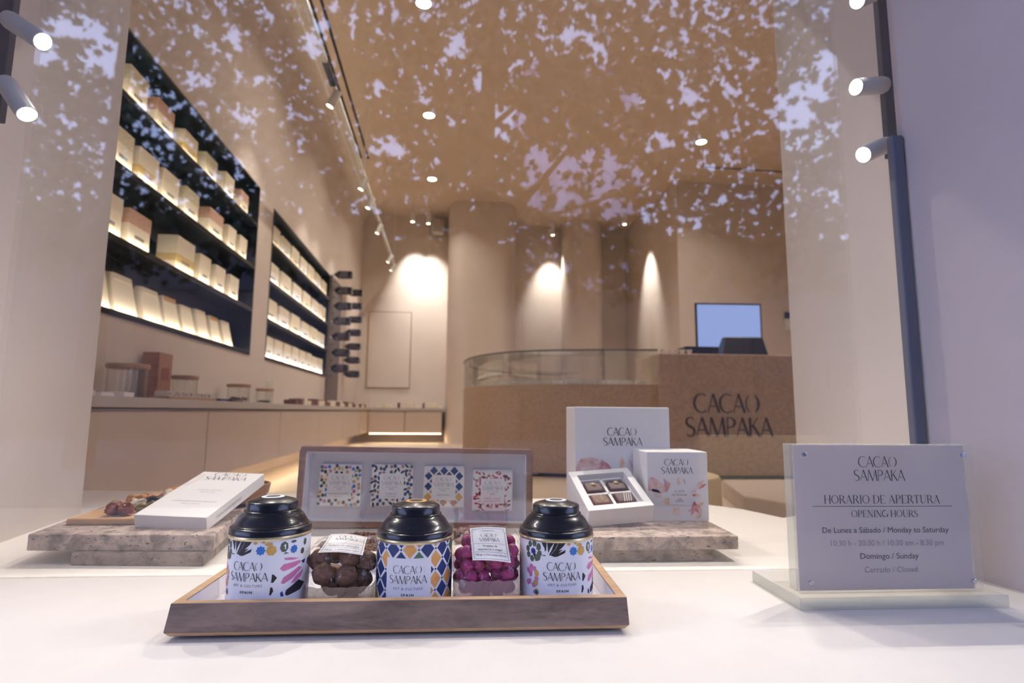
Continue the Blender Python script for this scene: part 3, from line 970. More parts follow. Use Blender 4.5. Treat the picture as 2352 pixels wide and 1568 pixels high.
washer(10.05, 1.95, 3.36, rp(10.45, 2.0, 2.0), P_WASH * 1.6, 'cylinder spotlight in the narrow recess right of the rounded column')
washer(9.1, 3.02, 3.30, rp(9.12, 3.46, 2.0), P_WASH * 1.8, 'cylinder spotlight washing the wall beside the till recess', 50)
t = thing('speaker', 'small white speaker box mounted high beside the column', 'speaker', rp(9.98, -.17, 3.16), RA)
MB().box(-.10, .10, -.10, .08, 0, .25).build('speaker_body', alu_m, parent=t, bevel=.01)
MB().box(-.085, .085, -.104, -.10, .02, .23).build('grille', mat('grille', (196, 188, 182), .8, var=.1, scale=300), parent=t)
MB().box(-.02, .02, .08, .12, .10, .15).build('bracket', track_m, parent=t)
# flush access panel in the back wall
t = thing('door_1', None, None, rp(10.095, -.97, .40), RA)
t['kind'] = 'structure'
MB().box(-.365, .365, -.012, .0, 0, 1.33).build('door_leaf', plaster_in, parent=t, bevel=.003)
MB().box(-.378, .378, -.004, .004, -.013, 1.343).build('shadow_gap', mat('gap_shadow', (120, 98, 80), .8), parent=t)
t = thing('wall_phone', 'small white handset hanging on the wall right of the screen', 'phone', rp(7.94, 5.16, 1.26), RA)
MB().box(-.035, .035, -.03, .0, 0, .17).build('handset', alu_m, parent=t, bevel=.008)
MB().box(-.045, .045, -.035, .0, .18, .27).build('holder', track_m, parent=t, bevel=.008)

# ------------------------------------------------------------------ curved sales counter
travert = mat('counter_stone', (192, 170, 150), .75, var=.10, scale=50, bump=.2, bscale=120, detail=8)
OUT = [(1.49, 4.47), (1.2, 4.50), (.85, 4.56), (.5, 4.68), (.22, 4.90), (.03, 5.25), (-.08, 5.7), (-.08, 6.3), (.1, 6.9), (.5, 7.4), (1.2, 7.7)]
def catmull(p, n=6):
    q = [p[0]] + list(p) + [p[-1]]
    r = []
    for i in range(1, len(q) - 2):
        for k in range(n):
            u = k / n
            r.append(tuple(.5 * (2 * q[i][d] + (q[i + 1][d] - q[i - 1][d]) * u + (2 * q[i - 1][d] - 5 * q[i][d] + 4 * q[i + 1][d] - q[i + 2][d]) * u * u + (3 * q[i][d] - q[i - 1][d] - 3 * q[i + 1][d] + q[i + 2][d]) * u ** 3) for d in (0, 1)))
    return r + [p[-1]]
OC = catmull(OUT)
def offset(pl, dd):
    r = []
    for i in range(len(pl)):
        a, b = pl[max(0, i - 1)], pl[min(len(pl) - 1, i + 1)]
        dx, dy = b[0] - a[0], b[1] - a[1]
        L = math.hypot(dx, dy)
        r.append((pl[i][0] + dy / L * dd, pl[i][1] - dx / L * dd))
    return r
IC = offset(OC, .50)
ZS, ZG = .225, .500
def band(mb_, outer, inner, z0, z1, mi=0):
    n = len(outer)
    for i in range(n - 1):
        a, b, c, d = outer[i], outer[i + 1], inner[i + 1], inner[i]
        lo = [(p[0], p[1], z0) for p in (a, b, c, d)]
        hi = [(p[0], p[1], z1) for p in (a, b, c, d)]
        mb_.add(lo + hi, [(4, 5, 6, 7), (3, 2, 1, 0), (0, 4, 5, 1), (2, 6, 7, 3)] + ([(0, 3, 7, 4)] if i == 0 else []) + ([(1, 5, 6, 2)] if i == n - 2 else []), mi)
ctr = thing('sales_counter', 'curved speckled stone sales counter with lettering and a glass display section', 'counter', (0, 0, ZF))
def cb(mb_, name, m__, **kw):
    return mb_.build(name, m__, parent=ctr, loc=(0, 0, -ZF), **kw)
mb = MB(); band(mb, OC, IC, ZF + .03, ZS); cb(mb, 'counter_body', travert, smooth=True)
mb = MB(); mb.box(1.49, 4.4, 4.45, 5.1, ZF + .03, .477); cb(mb, 'counter_block', travert, bevel=.008)
mb = MB(); band(mb, offset(OC, .06), offset(OC, .40), ZF, ZF + .03); mb.box(1.6, 4.3, 4.52, 5.0, ZF, ZF + .03); cb(mb, 'plinth', dark_m)
mb = MB(); band(mb, OC, offset(OC, .008), ZS, ZG); g = cb(mb, 'case_glass', case_glass_m, smooth=True)
mb = MB(); band(mb, offset(OC, -.004), offset(OC, .46), ZG, ZG + .010); cb(mb, 'glass_top', case_glass_m)
mb = MB(); band(mb, offset(OC, -.006), offset(OC, .004), ZG - .002, ZG + .011); cb(mb, 'glass_edge', mat('glass_edge', (104, 110, 102), .3, var=.05))
mb = MB(); band(mb, offset(OC, .02), offset(OC, .44), ZS, ZS + .006); cb(mb, 'display_deck', white_m)
LG, _ = logo(0, 0, .72, 1.5)
mb = MB()
def on_face(u, v):
    return (2.05 + u, 4.444, .155 + v * 1.05)
mb.rects(LG, on_face, 0)
cb(mb, 'lettering', mat('counter_letters', (74, 62, 60), .5, var=.02))
cup_m = mat('cup_white', (240, 236, 230), .3)
pts = [OC[i] for i in range(2, len(OC) - 14, 2)]
inn = offset(OC, .13)
k = 0
for i in range(3, len(OC) - 16, 2):
    p = inn[i]
    if k % 3 == 2:
        o = MB().box(-.05, .05, -.03, .03, 0, .035).build('price_card', white_m, loc=(p[0], p[1], ZS + .0065), bevel=.002)
        tag(o, 'white card standing in the glass display, %s card from the right' % ORD[k // 3], 'card', 'cards inside the glass display')
    else:
        m_ = MB()
        m_.lathe([(.035, 0), (.045, .004), (.05, .03), (.047, .03), (.042, .008), (0, .008)], 18, 0)
        m_.blob((0, 0, .018), (.04, .04, .014), k, .3, 10, 6, 1)
        o = m_.build('sweet_dish', [cup_m, bean_m], loc=(p[0], p[1], ZS + .0065), smooth=True)
        tag(o, 'white dish of chocolates in the glass display, %s dish from the right' % ORD[k - k // 3], 'dish', 'dishes inside the glass display')
    k += 1
# till corner
t = thing('monitor', 'flat screen on top of the sales counter, pale blue reflection put in as glow', 'screen', (2.27, 4.86, .4775), -.03)
MB().box(-.300, .300, -.012, .012, .01, .502).build('bezel', black_m, parent=t, bevel=.004)
MB().box(-.285, .285, -.0135, -.0125, .03, .487).build('screen', emis('screen_blue_reflection', (168, 188, 248), .85), parent=t)  # blue reflection on the screen is put in as emission
MB().box(-.09, .09, -.02, .09, 0, .012).build('stand', black_m, parent=t)
t = thing('payment_terminal', 'black card terminal with a green light in front of the screen', 'card reader', (2.27, 4.62, .4775), -.05)
MB().hexa([(-.20, -.08, 0), (.19, -.08, 0), (.19, .10, 0), (-.20, .10, 0), (-.14, .02, .17), (.19, .02, .17), (.19, .08, .17), (-.14, .08, .17)]).build('terminal_body', black_m, parent=t, bevel=.01)
MB().box(.0, .07, .01, .012, .122, .142).build('indicator_light', emis('green_led', (40, 200, 170), 1.0), parent=t)
t = thing('cash_drawer', 'low black drawer box left of the card terminal', 'cash drawer', (1.90, 4.68, .4775), 0)
MB().box(-.14, .15, -.10, .10, 0, .075).build('drawer_body', black_m, parent=t, bevel=.004)
MB().box(-.13, .14, -.104, -.10, .01, .065).build('drawer_front', track_m, parent=t)
for k in range(5):
    o = MB().lathe([(.018, 0), (.026, .045), (.024, .045), (.016, .004), (0, .004)], 18).build('paper_cup', cup_m, loc=(1.56 + k * .058, 4.58, .4775), smooth=True)
    tag(o, 'small white cup on the counter, %s from the left of the row' % ORD[k], 'cup', 'white cups beside the cash drawer')
t = thing('pouf', 'round cream seat block standing low in front of the counter', 'seat', (1.00, 3.12, ZF))
MB().lathe([(.33, 0), (.345, .01), (.35, .03), (.35, .17), (.34, .188), (.31, .195), (0, .197)], 48).build('cushion', mat('pouf_cream', (226, 204, 160), .8, var=.03, bump=.1), parent=t, smooth=True)
MB().lathe([(.30, -.0), (.30, .004), (0, .004)], 24).build('base', dark_m, parent=t)
o = MB().prism([(1.40, 2.9), (1.7, 2.25), (3.2, 2.0), (3.4, 3.6), (1.6, 3.6)], ZF, ZF + .10).build('low_platform', mat('platform', (196, 178, 164), .6, var=.03), bevel=.01)
tag(o, 'low beige platform on the floor right of the round seat', 'platform')

# ================================================================== WINDOW DISPLAY, inside the pane
ZI, ZO = -0.26, -0.25
trav = stone('travertine', (202, 180, 166), (112, 96, 90), (70, 56, 50))
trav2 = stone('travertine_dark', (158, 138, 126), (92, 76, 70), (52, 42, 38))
def slab(poly, z0, z1, mtl, label, grp=None):
    cx = sum(p[0] for p in poly) / len(poly); cy = sum(p[1] for p in poly) / len(poly)
    o = MB().prism([(a - cx, b - cy) for a, b in poly], 0, z1 - z0).build('stone_slab', mtl, loc=(cx, cy, z0), bevel=.0022)
    return tag(o, label, 'stone slab')
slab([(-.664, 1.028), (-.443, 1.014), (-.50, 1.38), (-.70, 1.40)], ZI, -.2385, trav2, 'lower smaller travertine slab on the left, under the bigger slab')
slab([(-.744, 1.040), (-.433, 1.024), (-.53, 1.50), (-.83, 1.50)], -.2385, -.2115, trav, 'upper travertine slab on the left, carrying the nut chocolate')
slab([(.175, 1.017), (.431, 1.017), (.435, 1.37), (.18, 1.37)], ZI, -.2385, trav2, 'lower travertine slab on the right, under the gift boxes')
slab([(.160, 1.008), (.474, 1.008), (.488, 1.385), (.165, 1.385)], -.2385, -.2155, trav, 'upper travertine slab on the right, carrying three white boxes')
# caramel coloured chocolate slab with nuts and fruit
caramel = mat('caramel_chocolate', (222, 176, 124), .45, var=.05, scale=30, bump=.1)
car_side = caramel
o = MB().prism([(0, 0), (.25, 0), (.20, .34), (-.028, .34)], 0, .0115).build('chocolate_slab', caramel, loc=(-.735, 1.115, -.2113), bevel=.003, seg=3, smooth=True)
tag(o, 'flat caramel coloured chocolate slab topped with nuts on the left stone', 'chocolate')
nutm = [mat('nut_brown', (140, 82, 52), .5, var=.25, scale=90, bump=.4), mat('nut_tan', (206, 150, 92), .5, var=.2, scale=80, bump=.3), mat('pistachio', (150, 142, 84), .55, var=.2, scale=90, bump=.3), mat('raisin', (58, 40, 42), .4, var=.2, scale=90, bump=.6), mat('coconut', (236, 224, 200), .6, var=.08), mat('pecan_red', (132, 70, 48), .45, var=.3, scale=120, bump=.5)]
NK = [('hazelnut', 0, 'round brown hazelnut'), ('almond', 1, 'golden roasted nut'), ('pistachio', 2, 'green pistachio kernel'), ('raisin', 3, 'dark wrinkled raisin'), ('coconut_piece', 4, 'pale nut piece'), ('pecan', 5, 'reddish icing-spotted pecan')]
rng = random.Random(11)
npos = [(-.672, 1.150, 5, .016), (-.652, 1.148, 5, .015), (-.700, 1.20, 2, .013), (-.682, 1.185, 3, .010), (-.668, 1.215, 4, .014), (-.640, 1.180, 2, .011), (-.628, 1.195, 2, .013), (-.612, 1.172, 0, .012), (-.690, 1.255, 1, .016), (-.665, 1.255, 1, .014), (-.645, 1.235, 3, .016), (-.625, 1.225, 3, .013), (-.660, 1.300, 0, .013), (-.640, 1.275, 4, .013), (-.620, 1.262, 5, .015), (-.695, 1.30, 1, .013), (-.635, 1.335, 3, .015), (-.655, 1.350, 5, .012), (-.612, 1.310, 0, .013), (-.68, 1.36, 4, .012), (-.61, 1.35, 3, .015), (-.70, 1.40, 1, .012), (-.64, 1.39, 0, .014)]
for k, (x, y, kd, r) in enumerate(npos):
    nm, mi, ds = NK[kd]
    m_ = MB()
    rot = Matrix.Rotation(rng.uniform(0, 3), 3, 'Z')
    r *= 1.15
    m_.blob((0, 0, r * .62), (r * 1.1, r * .72, r * .66), k + 2, .55, 16, 12, 0, rot)
    if kd == 5:
        for q in range(4):
            m_.blob((rng.uniform(-.6, .6) * r, rng.uniform(-.5, .4) * r, r * 1.12), (.003, .0025, .0016), q, .3, 8, 5, 1)
    o = m_.build(nm, [nutm[mi], nutm[4]], loc=(x, y, -.1995), smooth=True)
    nk_ = sum(1 for q in npos[:k] if q[2] == kd)
    tag(o, '%s on the caramel slab, %s of its kind' % (ds, ORD[nk_]), 'nut' if kd != 3 else 'raisin', 'nuts and fruit on the caramel slab')
# white tablet box leaning back over a wooden bowl
def frame_m(o_, ex, ey, ez):
    return Matrix((ex, ey, ez)).transposed().to_4x4() if False else Matrix.Translation(Vector(o_)) @ Matrix((ex, ey, ez)).transposed().to_4x4()
def bas(ey, ex=(1, 0, 0)):
    ey = Vector(ey).normalized()
    ex = Vector(ex)
    ex = (ex - ey * ex.dot(ey)).normalized()
    return ex, ey, ex.cross(ey)
def oriented(o, org, ex, ey, ez):
    o.matrix_world = frame_m(org, ex, ey, ez)
    return o
ex, ey, ez = bas((.022, .21, .054))
t = thing('chocolate_tablet_box', 'long flat white chocolate box leaning back on the left stone slab', 'box')
oriented(t, (-.598, 1.086, -.2108), ex, ey, ez)
MB().box(0, .132, 0, .217, 0, .0245).build('box_body', white_m, parent=t, bevel=.0012)
m_ = MB()
LG, yb = logo(.068, .212, .088)
top = lambda u, v: (u, v, .0248)
m_.rects(LG, top, 0)
for txt, y, wd, h in (('Leche de almendras', .118, .050, .004), ('Almond milk', .108, .030, .003), ('CHOCOLATE BLANCO 34% NUTS', .064, .086, .0036), ('300 g / 10.58 oz', .053, .034, .003)):
    m_.rects(place(font_text(txt, h, width=wd), .070, y), top, 1)
m_.rects(place(font_text('CHOCOLATE BLANCO Y FRUTOS SECOS', .005, width=.09), 0, 0), lambda u, v: (.1325, .075 + u, .009 + v), 1)
m_.rects([rect(.125, .1262, 0, .0)], top, 1) if False else None
m_.build('printing', [ink_m, greyink_m], parent=t)
petal1 = mat('petal_blush', (240, 230, 226), .6, var=.05, scale=40)
MB().rects([cpoly([(.003, .20), (.012, .205), (.020, .185), (.018, .16), (.010, .135), (.003, .14)])], lambda u, v: (u, v, .0247), 0).build('pale_petal_print', petal1, parent=t)
bowl_w = wood('bowl_wood', (190, 138, 88), (130, 86, 50), 4)
t = thing('wooden_bowl', 'small brown wooden bowl propping up the white box', 'bowl', (-.528, 1.352, -.2112))
MB().lathe([(0, 0), (.040, 0), (.055, .008), (.066, .024), (.070, .044), (.066, .045), (.060, .028), (.045, .012), (0, .010)], 40).build('bowl_body', bowl_w, parent=t, smooth=True)
# ------------------------------------------------------------------ upright tray with four chocolate boxes
tray_w = wood('tray_wood', (172, 146, 128), (104, 86, 76), 7, (1.2, 5, 7))
tray_rim = wood('tray_rim_wood', (226, 190, 150), (204, 160, 118), 5, (2, 14, 14))
lin_m = mat('tray_lining', (228, 224, 228), .45, var=.01)
lean = R_(5)
TM = Matrix.Translation((-.125, 1.312, -.2597)) @ Matrix.Rotation(-lean, 4, 'X') @ Matrix.Rotation(R_(0.6), 4, 'Y')
t = thing('upright_tray', 'long wooden tray standing on its edge, showing its white inside', 'tray')
t.matrix_world = TM
HW, HH, DD, FR = .2615, .177, .040, .012
m_ = MB()
m_.box(-HW, HW, 0, DD, 0, FR); m_.box(-HW, HW, 0, DD, HH - FR, HH)
m_.box(-HW, -HW + FR, 0, DD, FR, HH - FR); m_.box(HW - FR, HW, 0, DD, FR, HH - FR)
m_.box(-HW, HW, DD, DD + .008, 0, HH)
m_.build('tray_frame', wood('tray_wood_upright', (186, 146, 128), (146, 108, 92), 3.5, (1.5, 14, 14)), parent=t, bevel=.0025)
m_ = MB()
m_.box(-HW + FR, HW - FR, DD - .003, DD, FR, HH - FR)
m_.box(-HW + FR, HW - FR, .002, DD - .003, FR, FR + .003); m_.box(-HW + FR, HW - FR, .002, DD - .003, HH - FR - .003, HH - FR)
m_.box(-HW + FR, -HW + FR + .003, .002, DD - .003, FR, HH - FR); m_.box(HW - FR - .003, HW - FR, .002, DD - .003, FR, HH - FR)
m_.build('white_lining', lin_m, parent=t)
PAL = {'w': white_m, 'k': mat('print_black', (40, 38, 46), .5, var=.05), 'n': mat('print_navy', (44, 62, 112), .5, var=.15, scale=90), 'b': mat('print_blue', (62, 118, 196), .5, var=.1, scale=90), 'o': mat('print_ochre', (206, 164, 90), .5, var=.1, scale=90), 'g': mat('print_green', (82, 92, 80), .5, var=.12, scale=90), 'p': mat('print_pink', (206, 122, 166), .5, var=.1, scale=90), 'r': mat('print_rust', (168, 112, 88), .5, var=.1, scale=90), 'u': mat('print_orange', (224, 164, 96), .5, var=.08, scale=90), 'c': mat('print_crimson', (196, 84, 92), .5, var=.15, scale=90), 'i': ink_m, 'y': greyink_m, 's': mat('print_paper', (236, 236, 242), .5, var=.01), 'd': mat('print_darkblue', (50, 52, 140), .5, var=.1), 'f': mat('print_forest', (92, 122, 92), .5, var=.1, scale=90)}
PK = list(PAL)
PMATS = [PAL[k] for k in PK]
PI_ = {k: i for i, k in enumerate(PK)}
def choc_box(cx, cz, kind, label, seed):
    rg = random.Random(seed)
    W = .0940
    loc = TM @ Vector((cx, DD - .0035, cz))
    t = thing('chocolate_box', label, 'box')
    t.matrix_world = Matrix.Translation(loc) @ TM.to_3x3().to_4x4()
    MB().box(-W / 2, W / 2, -.013, 0, 0, W).build('box_body', white_m, parent=t, bevel=.003, seg=3)
    f = lambda dy: (lambda u, v: (u, -.0131 - dy, v))
    m_ = MB()
    E_ = W / 2 - .0022
    if kind == 'lattice':
        px_, pz_ = .0235, .0235
        cols = 'nnfnngnn'
        for i in range(-3, 4):
            for j in range(-1, 6):
                for h_ in (0, 1):
                    u, v = (i + .5 * h_) * px_, (j + .5 * h_) * pz_ + .012
                    if abs(u) > E_ - .006 or v < .010 or v > W - .009: continue
                    c = rg.choice('nnnf') if v > W * .5 else rg.choice('nrrou')
                    m_.rects([ngon(u, v, .0092, .0098, 4)], f(.0001), PI_[c])
    elif kind == 'floral':
        for q in range(170):
            u, v = rg.uniform(-E_ + .006, E_ - .008), rg.uniform(.008, W - .010)
            if abs(u) < .024 and .020 < v < W - .026: continue
            c = rg.choice('ccrck')
            if rg.random() < .55:
                a = rg.uniform(0, 6.3)
                m_.rects([stroke(arc(u, v, .007, .007, math.degrees(a), math.degrees(a) + 120, 6), [.0005, .0022, .0004])], f(.0001), PI_[c])
            else:
                a = rg.uniform(0, 3.1)
                m_.rects([stroke(seg_((u, v), (u + .009 * math.cos(a), v + .007 * math.sin(a))), [.0006, .0054, .0036, .0004])], f(.0001), PI_[c])
    else:
        pal = 'kkoookggb' if kind == 'mosaic' else 'kkknnng'
        if kind == 'mosaic': pal = 'kkooogbpu'
        pts_ = []
        for q in range(900):
            u, v = rg.uniform(-E_, E_), rg.uniform(.0035, W - .0035)
            if abs(u) < .026 and .016 < v < W - .020: continue
            if any((u - a) ** 2 + (v - b) ** 2 < .0074 ** 2 for a, b in pts_): continue
            pts_.append((u, v))
            c = rg.choice(pal)
            if kind == 'shards' and c == 'k':
                a = rg.uniform(0, 3.1)
                m_.rects([stroke(seg_((u - .006 * math.cos(a), v - .006 * math.sin(a)), (u + .006 * math.cos(a), v + .006 * math.sin(a)), 3), [.0012, .005, .005, .001])], f(.0001), PI_[c])
            elif rg.random() < .25:
                m_.rects([star(u, v, .0052, 5, .5, rg.random())], f(.0001), PI_['r' if kind == 'shards' else c])
            else:
                m_.rects([ngon(u, v, .0041, .0045, rg.choice((5, 6, 7)), rg.random(), .12, rg)], f(.0001), PI_[c])
    m_.rects([rect(-.0275, .0275, .017, W - .021)], f(.0003), PI_['w'])
    LG, yb = logo(0, W - .026, .046)
    m_.rects(LG, f(.0005), PI_['y'])
    m_.rects(place(font_text('ART & CULTURE', .0024, width=.026), 0, W - .0520), f(.0005), PI_['y'])
    m_.rects(place(font_text('SPAIN', .0022, .02, width=.011), 0, W - .0565), f(.0005), PI_['y'])
    l1, l2 = {'mosaic': ('FLOR DE SAL DE IBIZA', 'SEA SALT'), 'shards': ('CACAO 70%', 'COCOA 70%'), 'lattice': ('GIN & TONIC', ''), 'floral': ('FRESAS Y ROSAS', 'STRAWBERRIES AND ROSES')}[kind]
    m_.rects(place(font_text(l1, .003, .01, width=min(.044, .0026 * len(l1))), 0, .027), f(.0005), PI_['y'])
    if l2:
        m_.rects(place(font_text(l2, .0024, width=min(.040, .0024 * len(l2))), 0, .0215), f(.0005), PI_['y'])
    m_.build('printed_front', PMATS, parent=t)
choc_box(-.1755, .044, 'mosaic', 'square chocolate box with ochre and black mosaic border in the upright tray', 3)
choc_box(-.0585, .045, 'shards', 'square chocolate box with black shards and blue dots in the upright tray', 4)
choc_box(.0605, .043, 'lattice', 'square chocolate box with navy and rust diamond lattice in the upright tray', 5)
choc_box(.1735, .036, 'floral', 'square chocolate box with red and black floral strokes in the upright tray', 6)
# cocoa nibs and cocoa beans
nib_m = mat('nibs', (150, 108, 92), .7, var=.3, scale=200)
rng = random.Random(21)
m_ = MB()
for q in range(1500):
    a, rr = rng.uniform(0, 6.283), math.sqrt(rng.random())
    h = .020 * (1 - rr ** 1.7) * rng.random() ** .35
    s_ = rng.uniform(.0018, .0042)
    m_.M = Matrix.Translation((rr * .080 * math.cos(a), rr * .062 * math.sin(a), h + .0012)) @ Matrix.Rotation(rng.uniform(0, 6), 4, (rng.random(), rng.random(), rng.random() + .1))
    m_.hexa([(-s_, -s_ * .5, -s_ * .3), (s_ * .8, -s_ * .6, -s_ * .2), (s_, s_ * .4, -s_ * .3), (-s_ * .7, s_ * .6, -s_ * .2), (-s_ * .6, -s_ * .3, s_ * .4), (s_ * .5, -s_ * .5, s_ * .3), (s_ * .7, s_ * .3, s_ * .4), (-s_ * .5, s_ * .4, s_ * .3)], q % 2)
o = m_.build('cocoa_nibs', [nib_m, mat('nibs_dark', (112, 76, 64), .7, var=.3, scale=200)], loc=(-.212, 1.165, ZI))
tag(o, 'heap of crushed brown cocoa nibs behind the bag of chocolate almonds', 'cocoa nibs', None, 'stuff')
beanraw = mat('cocoa_bean', (128, 88, 72), .6, var=.2, scale=120, bump=.4)
k = 0
spots = []
for q in range(4000):
    if k >= 34: break
    a, rr = rng.uniform(0, 6.283), math.sqrt(rng.random())
    p = (rr * .082 * math.cos(a), rr * .050 * math.sin(a))
    lay = 0 if k < 22 else 1
    if any((p[0] - b[0]) ** 2 + (p[1] - b[1]) ** 2 < (.0165) ** 2 and b[2] == lay for b in spots): continue
    if lay and rr > .6: continue
    spots.append((p[0], p[1], lay))
    m_ = MB().blob((0, 0, .005), (.0115, .0068, .005), q, .25, 12, 8, 0, Matrix.Rotation(rng.uniform(0, 3.1), 3, 'Z'))
    o = m_.build('cocoa_bean', beanraw, loc=(.005 + p[0], 1.212 + p[1], ZI + .0002 + lay * .0095), smooth=True)
    b_ = spots[-1]
    tag(o, 'brown cocoa bean %s the pile, %s part, %s, behind the middle tin' % ('on top of' if lay else 'low in', ['far left', 'left', 'centre', 'right', 'far right'][min(4, int((b_[0] / .082 + 1) * 2.5))], 'front' if b_[1] < -.015 else ('middle' if b_[1] < .015 else 'back')), 'cocoa bean', 'cocoa beans behind the middle tin')
    k += 1
# ------------------------------------------------------------------ white gift boxes on the right
pinks = [mat('petal_a', (216, 160, 158), .6, scale=70, col2=(238, 222, 220)), mat('petal_b', (196, 122, 124), .6, scale=70, col2=(226, 184, 182)), mat('petal_c', (230, 186, 156), .6, scale=80, col2=(242, 222, 208)), mat('petal_d', (214, 158, 178), .6, scale=80, col2=(238, 214, 222)), mat('petal_e', (186, 92, 98), .6, scale=80, col2=(222, 160, 158)), mat('petal_f', (236, 214, 210), .6, var=.06, scale=60)]
def leafp(cx, cy, L, wd, a, bend=0.0):
    p = []
    for i in range(13):
        u = i / 12
        p.append((u - .5, wd / L * .5 * math.sin(PI * u) ** .8 + bend * u * (1 - u)))
    for i in range(11, 0, -1):
        u = i / 12
        p.append((u - .5, -wd / L * .5 * math.sin(PI * u) ** .8 + bend * u * (1 - u)))
    c, s_ = math.cos(a), math.sin(a)
    return cpoly([(cx + L * (x * c - y * s_), cy + L * (x * s_ + y * c)) for x, y in p])
def gift(x0, x1, y0, y1, z0, z1, label, big):
    t = thing('gift_box', label, 'box', ((x0 + x1) / 2, y0, z0))
    W, H, D = x1 - x0, z1 - z0, y1 - y0
    MB().box(-W / 2, W / 2, 0, D, 0, H).build('box_lid', white_m, parent=t, bevel=.0022, seg=3)
    m_ = MB()
    f = lambda dy: (lambda u, v: (u * W, -dy, v * H if not big else v * H))
    pr = mat('sleeve_paper', (236, 236, 242), .5, var=.01)
    m_.rects([rect(-.49, .49, .004, .985)], f(.0002), 0)
    P = lambda poly, mi, d=.0004: m_.rects([poly], f(d), mi)
    k = W / H
    if big:
        P(cpoly([(-.49, .20), (-.49, .44), (-.44, .50), (-.34, .52), (-.26, .50), (-.20, .44), (-.17, .36), (-.18, .24), (-.28, .18)]), 1)
        P(cpoly([(-.23, .50), (-.15, .45), (-.10, .38), (-.13, .26), (-.20, .20), (-.24, .36)]), 2, .0005)
        P(leafp(-.01, .45, .15, .055, PI / 2), 3); P(leafp(.085, .44, .13, .03, PI / 2 + .3), 4)
        P(rect(-.11, .14, .02, .38), 7, .0007)
        P(leafp(.30, .40, .2, .06, .7), 4); P(leafp(.33, .2, .2, .08, 2.0), 5)
        P(leafp(-.3, .10, .2, .1, .3), 6)
        LG, yb = logo(0, 0, .41)
        sc = 1.0
        m_.rects([([(u, .80 + v * k) for u, v in vs], fs) for vs, fs in LG], f(.0008), 8)
        for txt, y, wd in (('EL ARTE', .30, .10), ('DE REGALAR', .245, .16), ('THE ART', .16, .06), ('OF GIFTING', .12, .09)):
            m_.rects([([(u, y + (v) * k) for u, v in vs], fs) for vs, fs in place(font_text(txt, .026, .01, width=wd), .015, 0)], f(.0008), 9)
    else:
        P(cpoly([(-.49, .44), (-.49, .60), (-.44, .635), (-.36, .61), (-.28, .555), (-.21, .50), (-.17, .42), (-.28, .40), (-.40, .42)]), 1)
        P(cpoly([(-.235, .615), (-.17, .57), (-.12, .53), (-.16, .46), (-.20, .42), (-.22, .50)]), 2, .0005)
        P(leafp(.01, .575, .115, .055, PI / 2), 3); P(leafp(.105, .57, .09, .028, PI / 2 + .3), 4)
        P(rect(-.145, .19, .23, .515), 7, .0007)
        P(leafp(.36, .53, .22, .06, .75), 1); P(leafp(.40, .50, .16, .04, .5), 5, .0005); P(leafp(.26, .43, .10, .03, .25), 4)
        P(leafp(.29, .375, .16, .045, -.15), 3); P(leafp(.26, .37, .06, .03, .2), 5, .0005)
        P(cpoly([(.14, .155), (.20, .16), (.22, .22), (.26, .29), (.30, .24), (.36, .20), (.31, .18), (.34, .10), (.27, .14), (.20, .08), (.20, .13)]), 5, .0006)
        P(leafp(.33, .11, .18, .10, 1.2), 1); P(leafp(.24, .09, .14, .08, 2.0), 6); P(leafp(.36, .235, .14, .05, .5), 3)
        P(cpoly([(-.145, .23), (-.145, .33), (-.22, .33), (-.26, .29), (-.22, .24)]), 3)
        P(rect(-.09, .02, .125, .19), 3); P(rect(-.09, .02, .08, .125), 6)
        P(leafp(-.35, .40, .2, .10, -.6), 6)
        LG, yb = logo(0, 0, .52)
        m_.rects([([(u - .01, .895 + v * k) for u, v in vs], fs) for vs, fs in LG], f(.0008), 8)
        for txt, y, wd in (('EL ARTE', .415, .16), ('DE REGALAR', .365, .25), ('THE ART', .30, .08), ('OF GIFTING', .27, .13)):
            m_.rects([([(u, y + v * k) for u, v in vs], fs) for vs, fs in place(font_text(txt, .030, .01, width=wd), .02, 0)], f(.0008), 9)
    m_.build('printed_sleeve', [pr] + pinks[:6] + [mat('sleeve_label', (240, 239, 244), .5, var=.01)] + [ink_m, greyink_m], parent=t)
gift(.226, .440, 1.252, 1.368, -.2154, .012, 'tall white gift box with pink petals, standing at the back on the right stone', True)
gift(.354, .480, 1.146, 1.248, -.2154, -.0785, 'small white gift box with pink flowers, standing at the right end of the stone', False)
# open box with four bonbons
ex, ey, ez = bas((-.018, .12, .058))
t = thing('bonbon_box', 'open white box tilted forward, holding four dark chocolates', 'box')
oriented(t, (.219, 1.088, -.2148), ex, ey, ez)
BW, BL, BH, RM = .131, .136, .036, .015
m_ = MB()
m_.box(0, BW, 0, BL, 0, .012)
m_.box(0, BW, 0, RM, .012, BH); m_.box(0, BW, BL - RM, BL, .012, BH); m_.box(0, RM, RM, BL - RM, .012, BH); m_.box(BW - RM, BW, RM, BL - RM, .012, BH)
m_.build('box_body', white_m, parent=t, bevel=.0008)
m_ = MB()
m_.box(RM, BW - RM, RM, BL - RM, .012, .016)
m_.box(BW / 2 - .003, BW / 2 + .003, RM, BL - RM, .016, .024); m_.box(RM, BW - RM, BL / 2 - .003, BL / 2 + .003, .016, .024)
m_.box(RM, RM + .004, RM, BL - RM, .016, .024); m_.box(BW - RM - .004, BW - RM, RM, BL - RM, .016, .024); m_.box(RM, BW - RM, RM, RM + .003, .016, .024); m_.box(RM, BW - RM, BL - RM - .006, BL - RM, .016, .024)
m_.build('divider_insert', white_m, parent=t)
FM = frame_m((.219, 1.088, -.2148), ex, ey, ez)
dark_ch = mat('bonbon_dark', (92, 58, 50), .5, var=.08, scale=80)
gold_m = mat('gold_leaf', (236, 206, 150), .35, var=.1)
